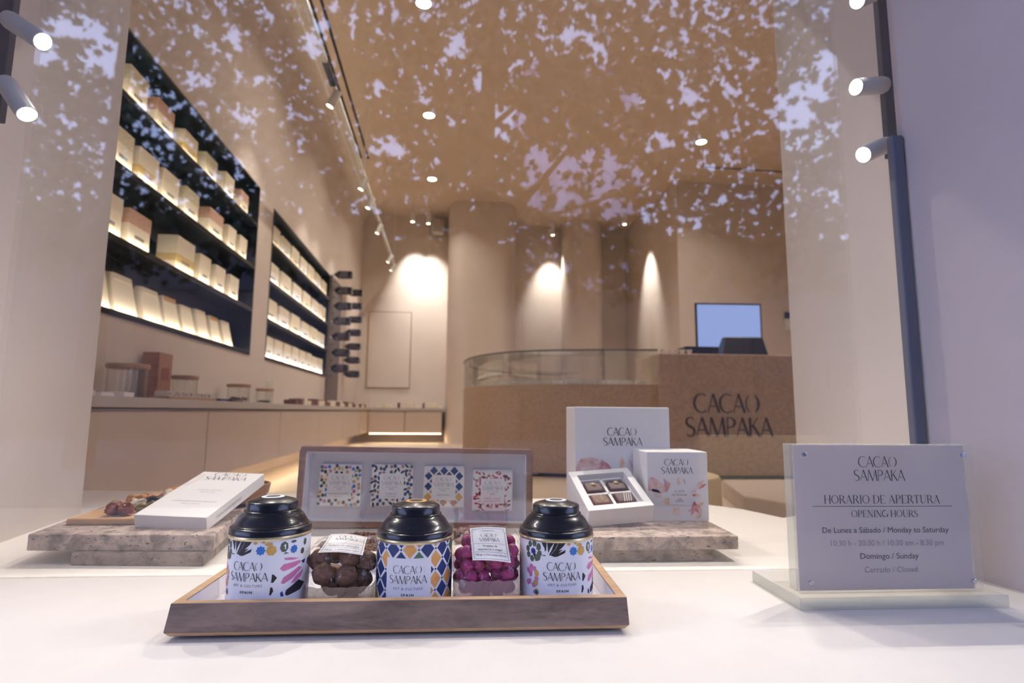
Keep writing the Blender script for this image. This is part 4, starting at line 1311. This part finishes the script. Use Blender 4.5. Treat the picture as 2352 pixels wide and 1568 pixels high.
bb = [(.0405, .0455, 'print', 'square chocolate with ochre swirls in the open box'), (.0895, .0455, 'lines', 'square chocolate with white icing lines in the open box'), (.0405, .0885, 'gold', 'square chocolate with gold leaf, behind the ochre printed one'), (.0895, .0885, 'gold', 'square chocolate with gold leaf, behind the one with white lines')]
for x, y, kd, lab in bb:
    t = thing('bonbon', lab, 'chocolate', (0, 0, 0), 0, 'chocolates in the open box')
    t.matrix_world = FM @ Matrix.Translation((x, y, .0163))
    MB().hexa([(-.0195, -.0175, 0), (.0195, -.0175, 0), (.0195, .0175, 0), (-.0195, .0175, 0), (-.0175, -.0158, .0125), (.0175, -.0158, .0125), (.0175, .0158, .0125), (-.0175, .0158, .0125)]).build('shell', dark_ch if kd != 'print' else mat('bonbon_brown', (112, 74, 50), .5, var=.1, scale=80), parent=t, bevel=.0035, seg=4, smooth=True)
    m_ = MB()
    tp = lambda u, v: (u, v, .01262)
    if kd == 'gold':
        m_.blob((0, .006, .0135), (.005, .003, .0016), 3, .6, 10, 6); m_.blob((.003, .003, .0138), (.0025, .002, .002), 5, .6, 8, 6)
        m_.build('gold_flake', gold_m, parent=t)
    elif kd == 'lines':
        for q in range(4):
            m_.rects([stroke(seg_((-.005 + q * .0045, -.0155), (.0035 + q * .0045 + .001, .0155)), .0009)], tp, 0)
        m_.build('icing_lines', white_m, parent=t)
    else:
        for q, (u, v) in enumerate(((-.008, .007), (.006, .008), (-.006, -.005), (.008, -.006), (0, 0))):
            m_.rects([stroke(arc(u, v, .0042, .0036, 60 * q, 60 * q + 230, 10), [.0006, .002, .0008])], tp, 0)
        m_.build('swirl_print', mat('ochre_print', (150, 112, 60), .4, var=.1), parent=t)

# ================================================================== OUTER SILL: tray of tins and bags
t = thing('wooden_tray', 'low wooden tray with pale rim in front, holding three tins and two bags', 'tray', (-.0735, .680, ZO))
ZRM = -.2145 - ZO      # rim height above the sill
TZ0 = .004
def ring(mb_, o4, i4, z0o, z1, z0i, mo, mt_, mi_):
    """four walls: outer quad o4 at z0o, top quads, inner quad i4"""
    ob, ot = o4
    ib, it_ = i4
    for a in range(4):
        b = (a + 1) % 4
        mb_.add([(*ob[a], z0o), (*ob[b], z0o), (*ot[b], z1), (*ot[a], z1)], [(0, 1, 2, 3)], mo)
        mb_.add([(*ot[a], z1), (*ot[b], z1), (*it_[b], z1), (*it_[a], z1)], [(0, 1, 2, 3)], mt_)
        mb_.add([(*it_[a], z1), (*it_[b], z1), (*ib[b], z0i), (*ib[a], z0i)], [(0, 1, 2, 3)], mi_)
def rq(hx0, hx1, y0, y1):
    return [(-hx0, y0), (hx0, y0), (hx1, y1), (-hx1, y1)]
rim_t = .0115
ob = rq(.2565, .262, -.010, .222); ot = rq(.2575, .2605, .004, .220)
it_ = rq(.2575 - rim_t, .2605 - rim_t, .004 + rim_t, .220 - rim_t); ib = rq(.2565 - rim_t, .2595 - rim_t, .005 + rim_t, .219 - rim_t)
m_ = MB()
ring(m_, (ob, ot), (ib, it_), TZ0 + .0055, ZRM, TZ0 + .008, 0, 1, 2)
m_.add([(*p, TZ0 + .0055) for p in ob] + [(*p, TZ0) for p in rq(.252, .258, -.005, .218)], [(0, 4, 5, 1), (1, 5, 6, 2), (2, 6, 7, 3), (3, 7, 4, 0)], 1)
m_.add([(*p, TZ0) for p in rq(.252, .258, -.005, .218)], [(3, 2, 1, 0)], 0)
m_.build('tray_body', [tray_w, tray_rim, lin_m], parent=t, bevel=.0008)
m_ = MB().box(-.2465, .2465, .018, .208, TZ0 + .004, TZ0 + .008)
m_.build('tray_floor', lin_m, parent=t)
for sx_ in (-1, 1):
    for y in (.02, .20):
        MB().cyl((sx_ * .235, y, 0), (sx_ * .235, y, TZ0 + .0005), .007).build('foot', dark_m, parent=t)
ZTF = ZO + TZ0 + .008
tin_black = mat('tin_lacquer', (24, 24, 34), .27, var=.05, scale=3, coat=.3)
tin_gold = mat('tin_gold_rim', (214, 196, 150), .25, metal=.8, var=.03)
R0 = .0472
def tin(x, y, rot, kind, label, body_h, sticker):
    t = thing('tea_tin', label, 'tin', (x, y, ZTF), 0, 'round tins in the wooden tray')
    H = body_h
    MB().lathe([(0, 0), (R0 - .002, 0), (R0, .0015), (R0, H - .001), (R0 - .003, H), (0, H)], 64).build('tin_body', PAL['s'], parent=t, smooth=True)
    MB().lathe([(R0 - .002, H - .0032), (R0 + .0012, H - .0030), (R0 + .0019, H - .0012), (R0 + .0012, H + .0008), (R0 - .002, H + .001)], 64).build('gold_rim', tin_gold, parent=t, smooth=True)
    q = R0 + .0006
    prof = [(q, H + .0006), (q, H + .0075), (q - .0008, H + .0090), (q - .0030, H + .0098), (q - .0036, H + .0108), (q - .0034, H + .0118), (q - .0046, H + .0128), (q - .0070, H + .0175), (q - .0098, H + .0225), (q - .0126, H + .0262), (q - .0150, H + .0285), (q - .0154, H + .0296), (q - .0148, H + .0306), (q - .0156, H + .0316), (q - .0172, H + .0322), (q - .0174, H + .0415), (q - .0182, H + .0430), (q - .0205, H + .0445), (q - .030, H + .0478), (.0125, H + .0490), (0, H + .0492)]
    prof = [(a, H + (b - H) * .84) for a, b in prof]
    MB().lathe([(0, H + .0003)] + prof, 72).build('lid', tin_black, parent=t, smooth=True)
    m_ = MB()
    m_.lathe([(.0135, H + .0410), (.0135, H + .0414), (.0088, H + .0417), (.0088, H + .0413)], 40, 0, caps=False)
    m_.lathe([(.0058, H + .0412), (.0058, H + .0418), (0, H + .0419)], 24, 1)
    m_.build('lid_sticker', [white_m if sticker == 'w' else mat('sticker_gold', (214, 168, 96), .4, var=.05), steel_m if sticker == 'w' else ink_m], parent=t, smooth=True)
    def cyl(d):
        def f(u, v):       # u, v in mm; v = distance below the rim
            a = -PI / 2 + u / 1000.0 / R0 + rot
            return ((R0 + d) * math.cos(a), (R0 + d) * math.sin(a), H - .0034 - v / 1000.0)
        return f
    m_ = MB()
    def put(poly, c, d=.00015):
        m_.rects([sub_poly(poly, 5.0)], cyl(d), PI_[c])
    if kind == 'mosaic':
        UX = lambda px: 48 * (math.asin(max(-.999, min(.999, (px - 578) / 500.0))) + .314)
        VY = lambda px, py: (py - (640 + 90 * math.sqrt(max(0, 1 - ((px - 600) / 520.0) ** 2)))) * .1015
        def Z(pts, c, d=.00015):
            put(cpoly([(UX(a), max(.2, VY(a, b))) for a, b in pts]), c, d)
        def O(px, py, rx, ry, n, c, a=0.3, d=.00015):
            put(ngon(UX(px), VY(px, py), rx * .1015, ry * .1015, n, a), c, d)
        Z([(200, 700), (250, 700), (246, 790), (232, 815), (228, 770), (214, 740)], 'k')
        Z([(255, 700), (325, 706), (290, 770), (265, 830)], 'k')
        Z([(330, 706), (372, 712), (340, 790), (282, 862), (275, 850), (300, 800)], 'k')
        Z([(376, 712), (462, 720), (440, 760), (380, 810), (430, 800), (330, 880), (288, 858), (345, 790)], 'k')
        Z([(385, 838), (466, 806), (456, 842), (360, 880), (318, 878)], 'k')
        Z([(205, 850), (240, 852), (238, 862), (210, 860)], 'k')
        put(star(UX(570), VY(570, 830), 5.6, 8, .78), 'b'); put(star(UX(930), VY(930, 832), 5.2, 8, .78), 'b')
        O(690, 832, 60, 60, 7, 'o'); O(660, 762, 48, 22, 6, 'o'); O(505, 745, 26, 18, 5, 'o'); O(600, 740, 25, 14, 5, 'o')
        O(828, 800, 50, 62, 7, 'g', 1.2); O(1035, 758, 30, 44, 6, 'g', .8); O(1015, 862, 34, 38, 6, 'g'); O(850, 872, 40, 14, 3, 'g'); O(925, 745, 40, 18, 5, 'g')
        Z([(835, 925), (890, 922), (985, 940), (930, 955), (840, 948)], 'p')
        Z([(792, 1040), (830, 995), (990, 965), (1010, 985), (945, 1035), (830, 1075)], 'p')
        Z([(810, 1200), (835, 1140), (985, 1035), (1015, 1050), (930, 1160), (840, 1215)], 'p')
        Z([(915, 1215), (960, 1140), (1030, 1070), (1010, 1150), (960, 1210)], 'p')
        Z([(1010, 975), (1045, 955), (1035, 1010), (1020, 1000)], 'd')
        Z([(712, 1095), (735, 1105), (768, 1138), (730, 1190), (706, 1190)], 'k')
        Z([(700, 1240), (722, 1240), (735, 1280), (712, 1325), (694, 1325)], 'k')
        Z([(870, 1285), (990, 1185), (1045, 1230), (1010, 1300), (880, 1350), (860, 1330)], 'k')
        Z([(1060, 960), (1085, 930), (1100, 1000), (1075, 1060), (1056, 1020)], 'k')
        Z([(808, 1310), (830, 1290), (850, 1350), (815, 1350)], 'd')
        Z([(1085, 780), (1110, 760), (1105, 900), (1080, 900)], 'k')
        O(175, 748, 30, 42, 7, 'g'); O(168, 872, 38, 44, 7, 'g', .9); O(140, 830, 20, 40, 5, 'k')
        O(158, 1062, 34, 44, 7, 'o'); O(150, 1170, 36, 44, 7, 'o'); O(158, 1275, 34, 44, 7, 'o')
        O(118, 1040, 20, 38, 6, 'p'); O(110, 1150, 26, 38, 6, 'p')
        # further round: dark flower with blue star, magenta tiles
        u0 = -38.0
        put(star(u0, 12, 4.2, 8, .75), 'd')
        for q in range(8):
            a = q * PI / 4 + .2
            put(ngon(u0 + 9.3 * math.cos(a), 12 + 9.3 * math.sin(a), 3.5, 4.1, 6, a), 'g')
        for u, v in ((-41, 31), (-36, 33), (-42, 40), (-33, 44), (-46, 36), (-37, 52), (-46, 50)):
            put(ngon(u, v, 3.4, 3.8, 5, u), 'p')
        put(ngon(-34, 60, 4, 3, 5, 0), 'n')
    else:
        px_, pz_ = 21.4, 24.2
        rg = random.Random(8)
        for i in range(-4, 5):
            for j in range(-1, 4):
                for h_ in (0, 1):
                    u, v = (i + .5 * h_) * px_ + 2, (j + .5 * h_) * pz_ + 6
                    if v > 78: continue
                    c = rg.choice('nnnnnuuf')
                    pl = [(u - 8.6, v), (u, v - 10), (u + 8.6, v), (u, v + 10)]
                    if v - 10 < 0.4:
                        if v + 10 < 2: continue
                        k_ = max(0.4, 0.4)
                        e_ = 8.6 * (1 - abs(k_ - v) / 10)
                        pl = [(u - 8.6, v), (u - e_, k_), (u + e_, k_), (u + 8.6, v), (u, v + 10)] if v > k_ else [(u - e_, k_), (u + e_, k_), (u, v + 10)]
                    put(cpoly(pl), c)
                    put(ngon(u + px_ / 2, v, 1.3, 1.3, 8), rg.choice('dng'), .00018)
        put(rect(-28, 28, 15.5, 80), 's', .0003)
    oy = 23 if kind == 'mosaic' else 24
    wl = 48 if kind == 'mosaic' else 46
    LG, yb = logo(0, 0, wl)
    FL = [([(u, oy - v) for u, v in vs], fs) for vs, fs in LG]
    if kind == 'mosaic':
        put(rect(-29.5, 26, 15.8, 74), 's', .00012) if False else None
    m_.rects(FL, cyl(.0005), PI_['i'])
    b = oy + 46 / 5 * 2.24
    for txt, y, wd, hh, c, bo in (('ART & CULTURE', b + 7.0, 36, 3.0, 'y', 0), ('SPAIN', b + 14.0, 15, 2.8, 'i', .03)):
        m_.rects([([(u, y - v) for u, v in vs], fs) for vs, fs in place(font_text(txt, hh, bo, spacing=1.3, width=wd), 0, 0)], cyl(.0005), PI_[c])
    m_.build('printed_wrap', PMATS, parent=t)
tin(-.2475, .747, -.20, 'mosaic', 'black-lidded tin with colourful mosaic shapes at the left end of the tray', .089, 'w')
tin(-.0705, .756, -.07, 'lattice', 'black-lidded tin with navy and orange diamond lattice, middle of the tray', .082, 'g')
tin(.1115, .760, .02, 'mosaic', 'black-lidded mosaic tin at the right end of the tray', .082, 'w')

def superq(mb_, c, r, e, seg=36, rings=22, amp=.0, seed=0, mi=0, fs_=22):
    vs, fs = [], []
    sg = lambda x, p: math.copysign(abs(x) ** p, x)
    for i in range(rings + 1):
        ph = -PI / 2 + PI * i / rings
        for k in range(seg):
            a = 2 * PI * k / seg
            d = Vector((sg(math.cos(ph), e) * sg(math.cos(a), e), sg(math.cos(ph), e) * sg(math.sin(a), e), sg(math.sin(ph), e)))
            s_ = 1 + amp * mnoise.noise(d * 4 + Vector((seed, 0, 0))) + amp * .6 * mnoise.noise(d * 9 + Vector((seed, 5, 0)))
            vs.append((c[0] + r[0] * d.x * s_, c[1] + r[1] * d.y * s_, max(c[2] - r[2], c[2] + r[2] * d.z * s_)))
    for i in range(rings):
        for k in range(seg):
            k2 = (k + 1) % seg
            fs.append((i * seg + k, i * seg + k2, (i + 1) * seg + k2, (i + 1) * seg + k))
    return mb_.add(vs, fs, mi)
def bag(cx, cy, hx, hy, h, label, lab_pts, lines, seed, sweet, sw_r, sw_m, sw_label, sw_name, sw_grp, fold_col, maxn):
    t = thing('sweet_bag', label, 'bag', (cx, cy, ZTF))
    m_ = MB(); superq(m_, (0, 0, h / 2), (hx, hy, h / 2), .42, 48, 30, .10, seed)
    m_.build('clear_wrapping', bag_m, parent=t, smooth=True, auto=180)
    # crumpled folded base of the wrapping
    m_ = MB()
    rg = random.Random(seed)
    n = 26
    vs, fs = [], []
    for i in range(n + 1):
        u = -1 + 2 * i / n
        yy = -hy * (1 - abs(u) ** 5) ** .3 * 1.005 - .001
        for j in range(6):
            v = j / 5
            vs.append((u * hx * .97, yy + .0016 * mnoise.noise(Vector((u * 7, v * 5, seed))) + (.003 * (v - .5)), h * .36 * v + .0005 + (.0025 * mnoise.noise(Vector((u * 5, seed, 1))) if j == 5 else 0)))
    for i in range(n):
        for j in range(5):
            a = i * 6 + j
            fs.append((a, a + 6, a + 7, a + 1))
    m_.add(vs, fs, 0)
    m_.build('folded_base', film('fold_' + sweet, .06, rough=.15, bump=1, bscale=60, dist=.01, frost=.68, fcol=lin(fold_col)[:3]), parent=t)
    # paper label
    m_ = MB()
    TL, TR, BL, BR = [Vector(p) - Vector((cx, cy, ZTF)) for p in lab_pts]
    nrm = (TR - TL).cross(BL - TL).normalized()
    if nrm.z < 0: nrm = -nrm
    TL, TR, BL, BR = [p + nrm * .0035 for p in (TL, TR, BL, BR)]
    def f(d):
        def g(u, v):
            p = TL.lerp(TR, u).lerp(BL.lerp(BR, u), v)
            return p + nrm * (d + .0022 * math.sin(PI * u))
        return g
    for i in range(10):
        for j in range(3):
            m_.rects([rect(i / 10, (i + 1) / 10, j / 3, (j + 1) / 3)], f(0), 0)
    W = (TR - TL).length; Hh = (BL - TL).length
    k = W / Hh
    for a in (rect(.05, .95, .04, .05), rect(.05, .95, .95, .96), rect(.045, .055, .04, .96), rect(.945, .955, .04, .96)):
        m_.rects([sub_poly(a, .15)], f(.0003), 2)
    LG, yb = logo(0, 0, lines[0][1])
    m_.rects([([(.5 + u, lines[0][0] - v * k) for u, v in vs], fs) for vs, fs in LG], f(.0004), 1)
    for y, txt, wd, hh in lines[1:]:
        if txt == '-':
            m_.rects([sub_poly(rect(.08, .92, y, y + .008), .15)], f(.0004), 2)
        else:
            m_.rects([([(.5 + u, y - v * k) for u, v in vs], fs) for vs, fs in place(font_text(txt, hh, .012, width=wd), 0, 0)], f(.0004), 1)
    m_.build('paper_label', [white_m, ink_m, greyink_m], parent=t)
    # the sweets inside
    pts_ = []
    rg = random.Random(seed * 7 + 1)
    q = 0
    while q < 30000 and len(pts_) < maxn:
        q += 1
        x, y, z = rg.uniform(-1, 1), rg.uniform(-1, .5), rg.uniform(-1, 1)
        if (abs(x) ** 3.6 + abs(y) ** 3.6 + abs(z) ** 3.6) > 1 or (max(abs(x), -y, z) < .40): continue
        p = Vector((x * (hx - sw_r * 1.0), y * (hy - sw_r * 1.0), h / 2 + z * (h / 2 - sw_r * 1.02)))
        if any((p - a).length < sw_r * 1.58 for a in pts_): continue
        pu = (p - TL).dot((TR - TL).normalized()) / (TR - TL).length
        pv = (p - TL).dot((BL - TL).normalized()) / (BL - TL).length
        if -.25 < pu < 1.25 and -.3 < pv < 1.3 and (p - TL).dot(nrm) > -sw_r * 1.06: continue
        pts_.append(p)
    for i, p in enumerate(pts_):
        m_ = MB().blob((0, 0, 0), (sw_r * 1.02, sw_r * .92, sw_r * .95), i + seed, .14, 18, 12, 0, Matrix.Rotation(rg.uniform(0, 3), 3, 'Z'))
        o = m_.build(sw_name, sw_m, loc=(cx + p.x, cy + p.y, ZTF + p.z), smooth=True)
        hz = ['far left', 'left', 'centre', 'right', 'far right'][min(4, int((p.x / hx + 1) * 2.5))]
        vt = ['bottom', 'middle', 'top'][min(2, max(0, int(p.z / h * 3)))]
        dp = 'at the front' if p.y < -hy * .35 else ('halfway back' if p.y < hy * .1 else 'at the back')
        tag(o, '%s, %s layer, %s, %s' % (sw_label, vt, hz, dp), 'sweet', sw_grp)
almond_m = mat('almond_coat', (122, 84, 66), .55, var=.12, scale=60, bump=.15, bscale=300)
pink_m = mat('pink_coat', (190, 62, 128), .5, var=.22, scale=60, bump=.2, bscale=300, col2=(150, 44, 104))
bag(-.1600, .762, .0445, .040, .074, 'clear bag of brown coated almonds between the left and middle tins', [(-.180, .772, -.1625), (-.134, .772, -.1665), (-.184, .726, -.1745), (-.131, .728, -.1785)], [(.10, .58), (.52, '-', 0, 0), (.66, 'Grageas de almendra', .74, .05), (.74, '-', 0, 0), (.88, '100 gr.  |  Chocolate negro', .80, .045)], 3, 'almond', .0135, almond_m, 'brown coated almond in the bag', 'coated_almond', 'coated almonds in the bag', (190, 160, 134), 40)
bag(.0215, .764, .0440, .038, .086, 'clear bag of bright pink sweets between the middle and right tins', [(-.001, .757, -.1520), (.0445, .757, -.1520), (.003, .722, -.1830), (.0500, .722, -.1865)], [(.20, .56), (.50, '-', 0, 0), (.60, 'Grageas de', .40, .055), (.70, 'arandanos y yogur', .66, .055), (.76, '-', 0, 0), (.86, '100 gr. | Chocolate blanco', .82, .05), (.13, 'CONFITERIA', .36, .028)], 5, 'pink', .0088, pink_m, 'pink coated sweet in the bag', 'coated_berry', 'pink sweets in the bag', (206, 168, 160), 130)

# ------------------------------------------------------------------ acrylic sign with opening hours
paper_m = bpy.data.materials.new('sign_paper')      # paper that lets some light through
paper_m.use_nodes = True
pt = paper_m.node_tree
pt.nodes.remove(pt.nodes['Principled BSDF'])
pdf = pt.nodes.new('ShaderNodeBsdfDiffuse'); ptr = pt.nodes.new('ShaderNodeBsdfTranslucent'); pmx = pt.nodes.new('ShaderNodeMixShader')
pdf.inputs[0].default_value = lin((232, 224, 228)); ptr.inputs[0].default_value = lin((232, 222, 222)); pmx.inputs[0].default_value = .42
pt.links.new(pdf.outputs[0], pmx.inputs[1]); pt.links.new(ptr.outputs[0], pmx.inputs[2]); pt.links.new(pmx.outputs[0], pt.nodes['Material Output'].inputs[0])
t = thing('opening_hours_sign', 'clear acrylic stand with the printed opening hours on the right of the sill', 'sign', (.5585, .757, ZO))
MB().box(.424 - .5585, .709 - .5585, -.022, .103, 0, .0155).build('base_block', acryl_m, parent=t, bevel=.001)
m_ = MB()
m_.box(.424 - .5585, .709 - .5585, -.0225, -.0215, .0, .0155); m_.box(.4235 - .5585, .4245 - .5585, -.022, .103, 0, .0155)
m_.build('base_edge', edge_m, parent=t)
X0, X1 = .433 - .5585, .687 - .5585
MB().box(X0, X1, -.010, .000, .0160, .2090).build('front_sheet', acryl_m, parent=t, bevel=.0008)
MB().box(X0, X1, .0022, .018, .0160, .2090).build('back_sheet', edge_m, parent=t, bevel=.0008)
MB().box(X0 + .0045, X1 - .004, .0004, .0018, .0175, .2078).build('printed_sheet', paper_m, parent=t)
m_ = MB()
zf = lambda y: -.041 - (y - 1020) * .000566 - ZO
sgn = lambda u, v: (u, -.0002, v)
LG, yb = logo(0, zf(1048.5), .0735)
m_.rects(LG, sgn, 0)
m_.rects(place(glyph_text('HORARIO DE APERTURA', SERIF, .0112), .002, zf(1160), .1665 / glyph_text('HORARIO DE APERTURA', SERIF, .0112)[1]), sgn, 0)
m_.rects([rect(-.098, .102, zf(1167.2), zf(1166))], sgn, 0)
m_.rects(place(glyph_text('OPENING HOURS', SERIF, .0093), .004, zf(1192), .0955 / glyph_text('OPENING HOURS', SERIF, .0093)[1]), sgn, 0)
m_.rects(place(font_text('De Lunes a Sábado / Monday to Saturday', .0078, .0, width=.1795), .004, zf(1228)), sgn, 0)
m_.rects(place(font_text('10:30 h - 20:30 h / 10:30 am - 8:30 pm', .0078, 0, width=.160), .005, zf(1258)), sgn, 1)
m_.rects(place(font_text('Domingo / Sunday', .0078, .0, width=.0825), .0065, zf(1288)), sgn, 0)
m_.rects(place(font_text('Cerrado / Closed', .0078, 0, width=.0743), .0075, zf(1319)), sgn, 1)
m_.build('lettering', [ink_m, mat('sign_grey', (150, 142, 150), .6)], parent=t)
for x in (X0 + .013, X1 - .014):
    for z in (.030, .196):
        MB().cyl((x, -.0125, z), (x, -.0098, z), .0034).build('screw_cap', steel_m, parent=t, bevel=.0006)

# ================================================================== STREET BEHIND THE VIEWER (seen mirrored in the pane)
pave = mat('pavement', (96, 92, 92), .8, var=.1, scale=3)
struct('unseen_sky_blocker', MB().box(-25, 25, -3.0, 0.775, 4.3, 4.6), plaster_out)  # unseen slab added overhead to keep skylight off the outer sill
struct('ground', MB().box(-25, 25, -30, 0.3, -.95, -.85), pave)
struct('wall_below_window', MB().box(-25, 25, .30, .56, -.85, -.62), plaster_out)
fac_d = mat('facade_shade', (92, 84, 84), .8, var=.08, scale=1)
fac_p = mat('facade_pale', (232, 226, 244), .8, var=.04, scale=1)
winm = mat('facade_window', (70, 68, 74), .5, var=.1)
def building(x0, x1, y, h, mtl, label, rows, cols, ww=1.0, wh=1.6, wmat=None):
    t = thing('street_building', label, 'building', ((x0 + x1) / 2, y, -.85))
    W = (x1 - x0) / 2
    MB().box(-W, W, -4, 0, 0, h).build('wall', mtl, parent=t)
    MB().box(-W - .15, W + .15, -4, .25, h, h + .3).build('cornice', mtl, parent=t)
    for r in range(rows):
        for c in range(cols):
            cx = -W + (c + .5) * 2 * W / cols
            cz = .8 + (r + .3) * (h - .8) / rows
            MB().box(cx - ww / 2, cx + ww / 2, .0, .05, cz, cz + wh).build('window', wmat or winm, parent=t)
    return t
building(-14, -3.2, -15.0, 6.2, fac_d, 'dark low building across the street, reflected on the left of the pane', 2, 5)
building(-3.0, 1.4, -15.0, 5.6, fac_d, 'narrow dark building across the street, reflected in the middle of the pane', 2, 3)
building(1.6, 5.4, -15.6, 12.0, fac_p, 'pale tall building across the street seen between reflected leaves', 4, 3, .7, 1.3, mat('pale_shutter', (200, 196, 216), .7))
pb = [o for o in C.objects if o.get('label', '').startswith('pale tall building')][0]
MB().box(-2.0, 2.0, .06, .30, 0, 4.6).build('shopfront_base', fac_d, parent=pb)
building(5.6, 15.0, -15.0, 6.0, fac_d, 'dark low building across the street, reflected on the right of the pane', 2, 4)
bark = mat('bark', (84, 72, 62), .9, var=.2, scale=6, bump=.6, bscale=20)
leaf_m = mat('leaf_green', (58, 66, 40), .6, var=.3, scale=2)
HOLES = [(1345, 375, 120, 62), (1240, 350, 55, 38), (1440, 380, 90, 40), (1290, 450, 90, 34), (1420, 455, 60, 30), (1870, 200, 70, 48), (1940, 120, 50, 60), (1990, 60, 46, 40), (1900, 270, 60, 26), (2000, 230, 30, 30), (1720, 130, 30, 34), (1620, 160, 22, 26), (1380, 60, 34, 44), (1560, 40, 30, 22), (1330, 20, 60, 22), (1150, 250, 50, 60), (1090, 150, 14, 40), (1040, 60, 26, 40), (880, 330, 40, 30), (840, 170, 30, 40), (500, 70, 26, 34), (560, 260, 26, 22), (430, 180, 26, 20), (130, 60, 80, 40), (220, 130, 50, 50), (60, 130, 50, 40), (700, 60, 30, 50), (1530, 290, 46, 30), (1200, 110, 40, 30), (1470, 180, 30, 22), (960, 200, 24, 30), (1780, 60, 26, 30), (1000, 120, 20, 26), (1500, 470, 30, 24), (340, 300, 30, 20), (420, 60, 20, 20)]
def hole(px, pz):
    x, y = 1087 + 1300 * px, 946 - 1300 * pz
    n = mnoise.noise(Vector((x / 55.0, y / 55.0, 0))) + .5 * mnoise.noise(Vector((x / 22.0, y / 22.0, 3)))
    for cx, cy, rx, ry in HOLES:
        if ((x - cx) / rx) ** 2 + ((y - cy) / ry) ** 2 < 1.0 + .9 * n:
            return mnoise.noise(Vector((x / 15.0, y / 15.0, 7))) > -.24
    return n > .80
def leaf_shape():
    p = []
    for i in range(5):
        a = PI / 2 + (i - 2) * 1.05
        L = 1.0 if i == 2 else (.85 if i in (1, 3) else .6)
        p.append((L * math.cos(a), L * math.sin(a)))
        if i < 4:
            b = a + .52
            p.append((.42 * math.cos(b), .42 * math.sin(b)))
    p.append((.12, -.3)); p.append((-.12, -.3))
    return sorted(p, key=lambda q: math.atan2(q[1], q[0]))
LEAF = leaf_shape()
rng = random.Random(77)
def tree(x, y, label, branches, nleaf, xr, yr, zr):
    t = thing('tree', label, 'tree', (x, y, -.85), 0, 'street trees mirrored in the pane')
    m_ = MB()
    m_.cyl((0, 0, 0), (.05, 0, 3.0), .19, .15, 14); m_.cyl((.05, 0, 3.0), (.16, .1, 8.0), .15, .08, 12)
    m_.build('trunk', bark, parent=t, smooth=True)
    for k, (a, b, r) in enumerate(branches):
        MB().cyl(a, b, r, r * .4, 8).build('branch', bark, parent=t, smooth=True)
    m_ = MB()
    n = 0
    while n < nleaf:
        P = Vector((rng.uniform(*xr), rng.uniform(*yr), rng.uniform(*zr)))
        dist = 1.88 - P.y
        if hole(P.x / dist, P.z / dist):
            continue
        n += 1
        s_ = rng.uniform(.07, .15)
        nx = Vector((rng.gauss(0, .55), 1.0, rng.gauss(0, .55))).normalized()
        q = nx.to_track_quat('Z', 'Y').to_matrix() @ Matrix.Rotation(rng.uniform(0, 6.28), 3, 'Z')
        o_ = P - Vector((x, y, -.85))
        m_.add([o_ + q @ Vector((a * s_, b * s_, .1 * s_ * abs(a))) for a, b in LEAF], [tuple(range(len(LEAF)))], 0)
    me = bpy.data.meshes.new('foliage')
    me.from_pydata([tuple(v) for v in m_.v], [], m_.f)
    me.materials.append(leaf_m)
    o = bpy.data.objects.new('foliage', me)
    C.objects.link(o)
    o.parent = t
    o['kind'] = 'stuff'
tree(.05, -6.2, 'leafy street tree with a straight trunk, mirrored in the middle of the pane', [((.05, 0, 3.2), (1.6, .4, 5.0), .07), ((.08, 0, 4.0), (-1.8, .2, 5.6), .07), ((.1, 0, 3.4), (2.6, .6, 4.1), .04), ((.08, 0, 5.0), (1.5, -.4, 6.6), .05)], 9000, (-2.6, 3.2), (-7.6, -4.6), (1.75, 6.4))
tree(-5.6, -6.8, 'leafy street tree mirrored at the left of the pane', [((.05, 0, 3.2), (1.9, .4, 5.0), .07), ((.08, 0, 4.0), (-1.8, .2, 5.6), .07)], 7600, (-8.8, -2.7), (-8.0, -5.2), (2.1, 7.0))
tree(6.2, -6.6, 'leafy street tree mirrored at the right of the pane', [((.05, 0, 3.2), (-1.9, .4, 4.6), .07), ((.08, 0, 4.0), (1.8, .2, 5.6), .07)], 7600, (3.7, 9.0), (-7.8, -5.0), (2.0, 6.8))
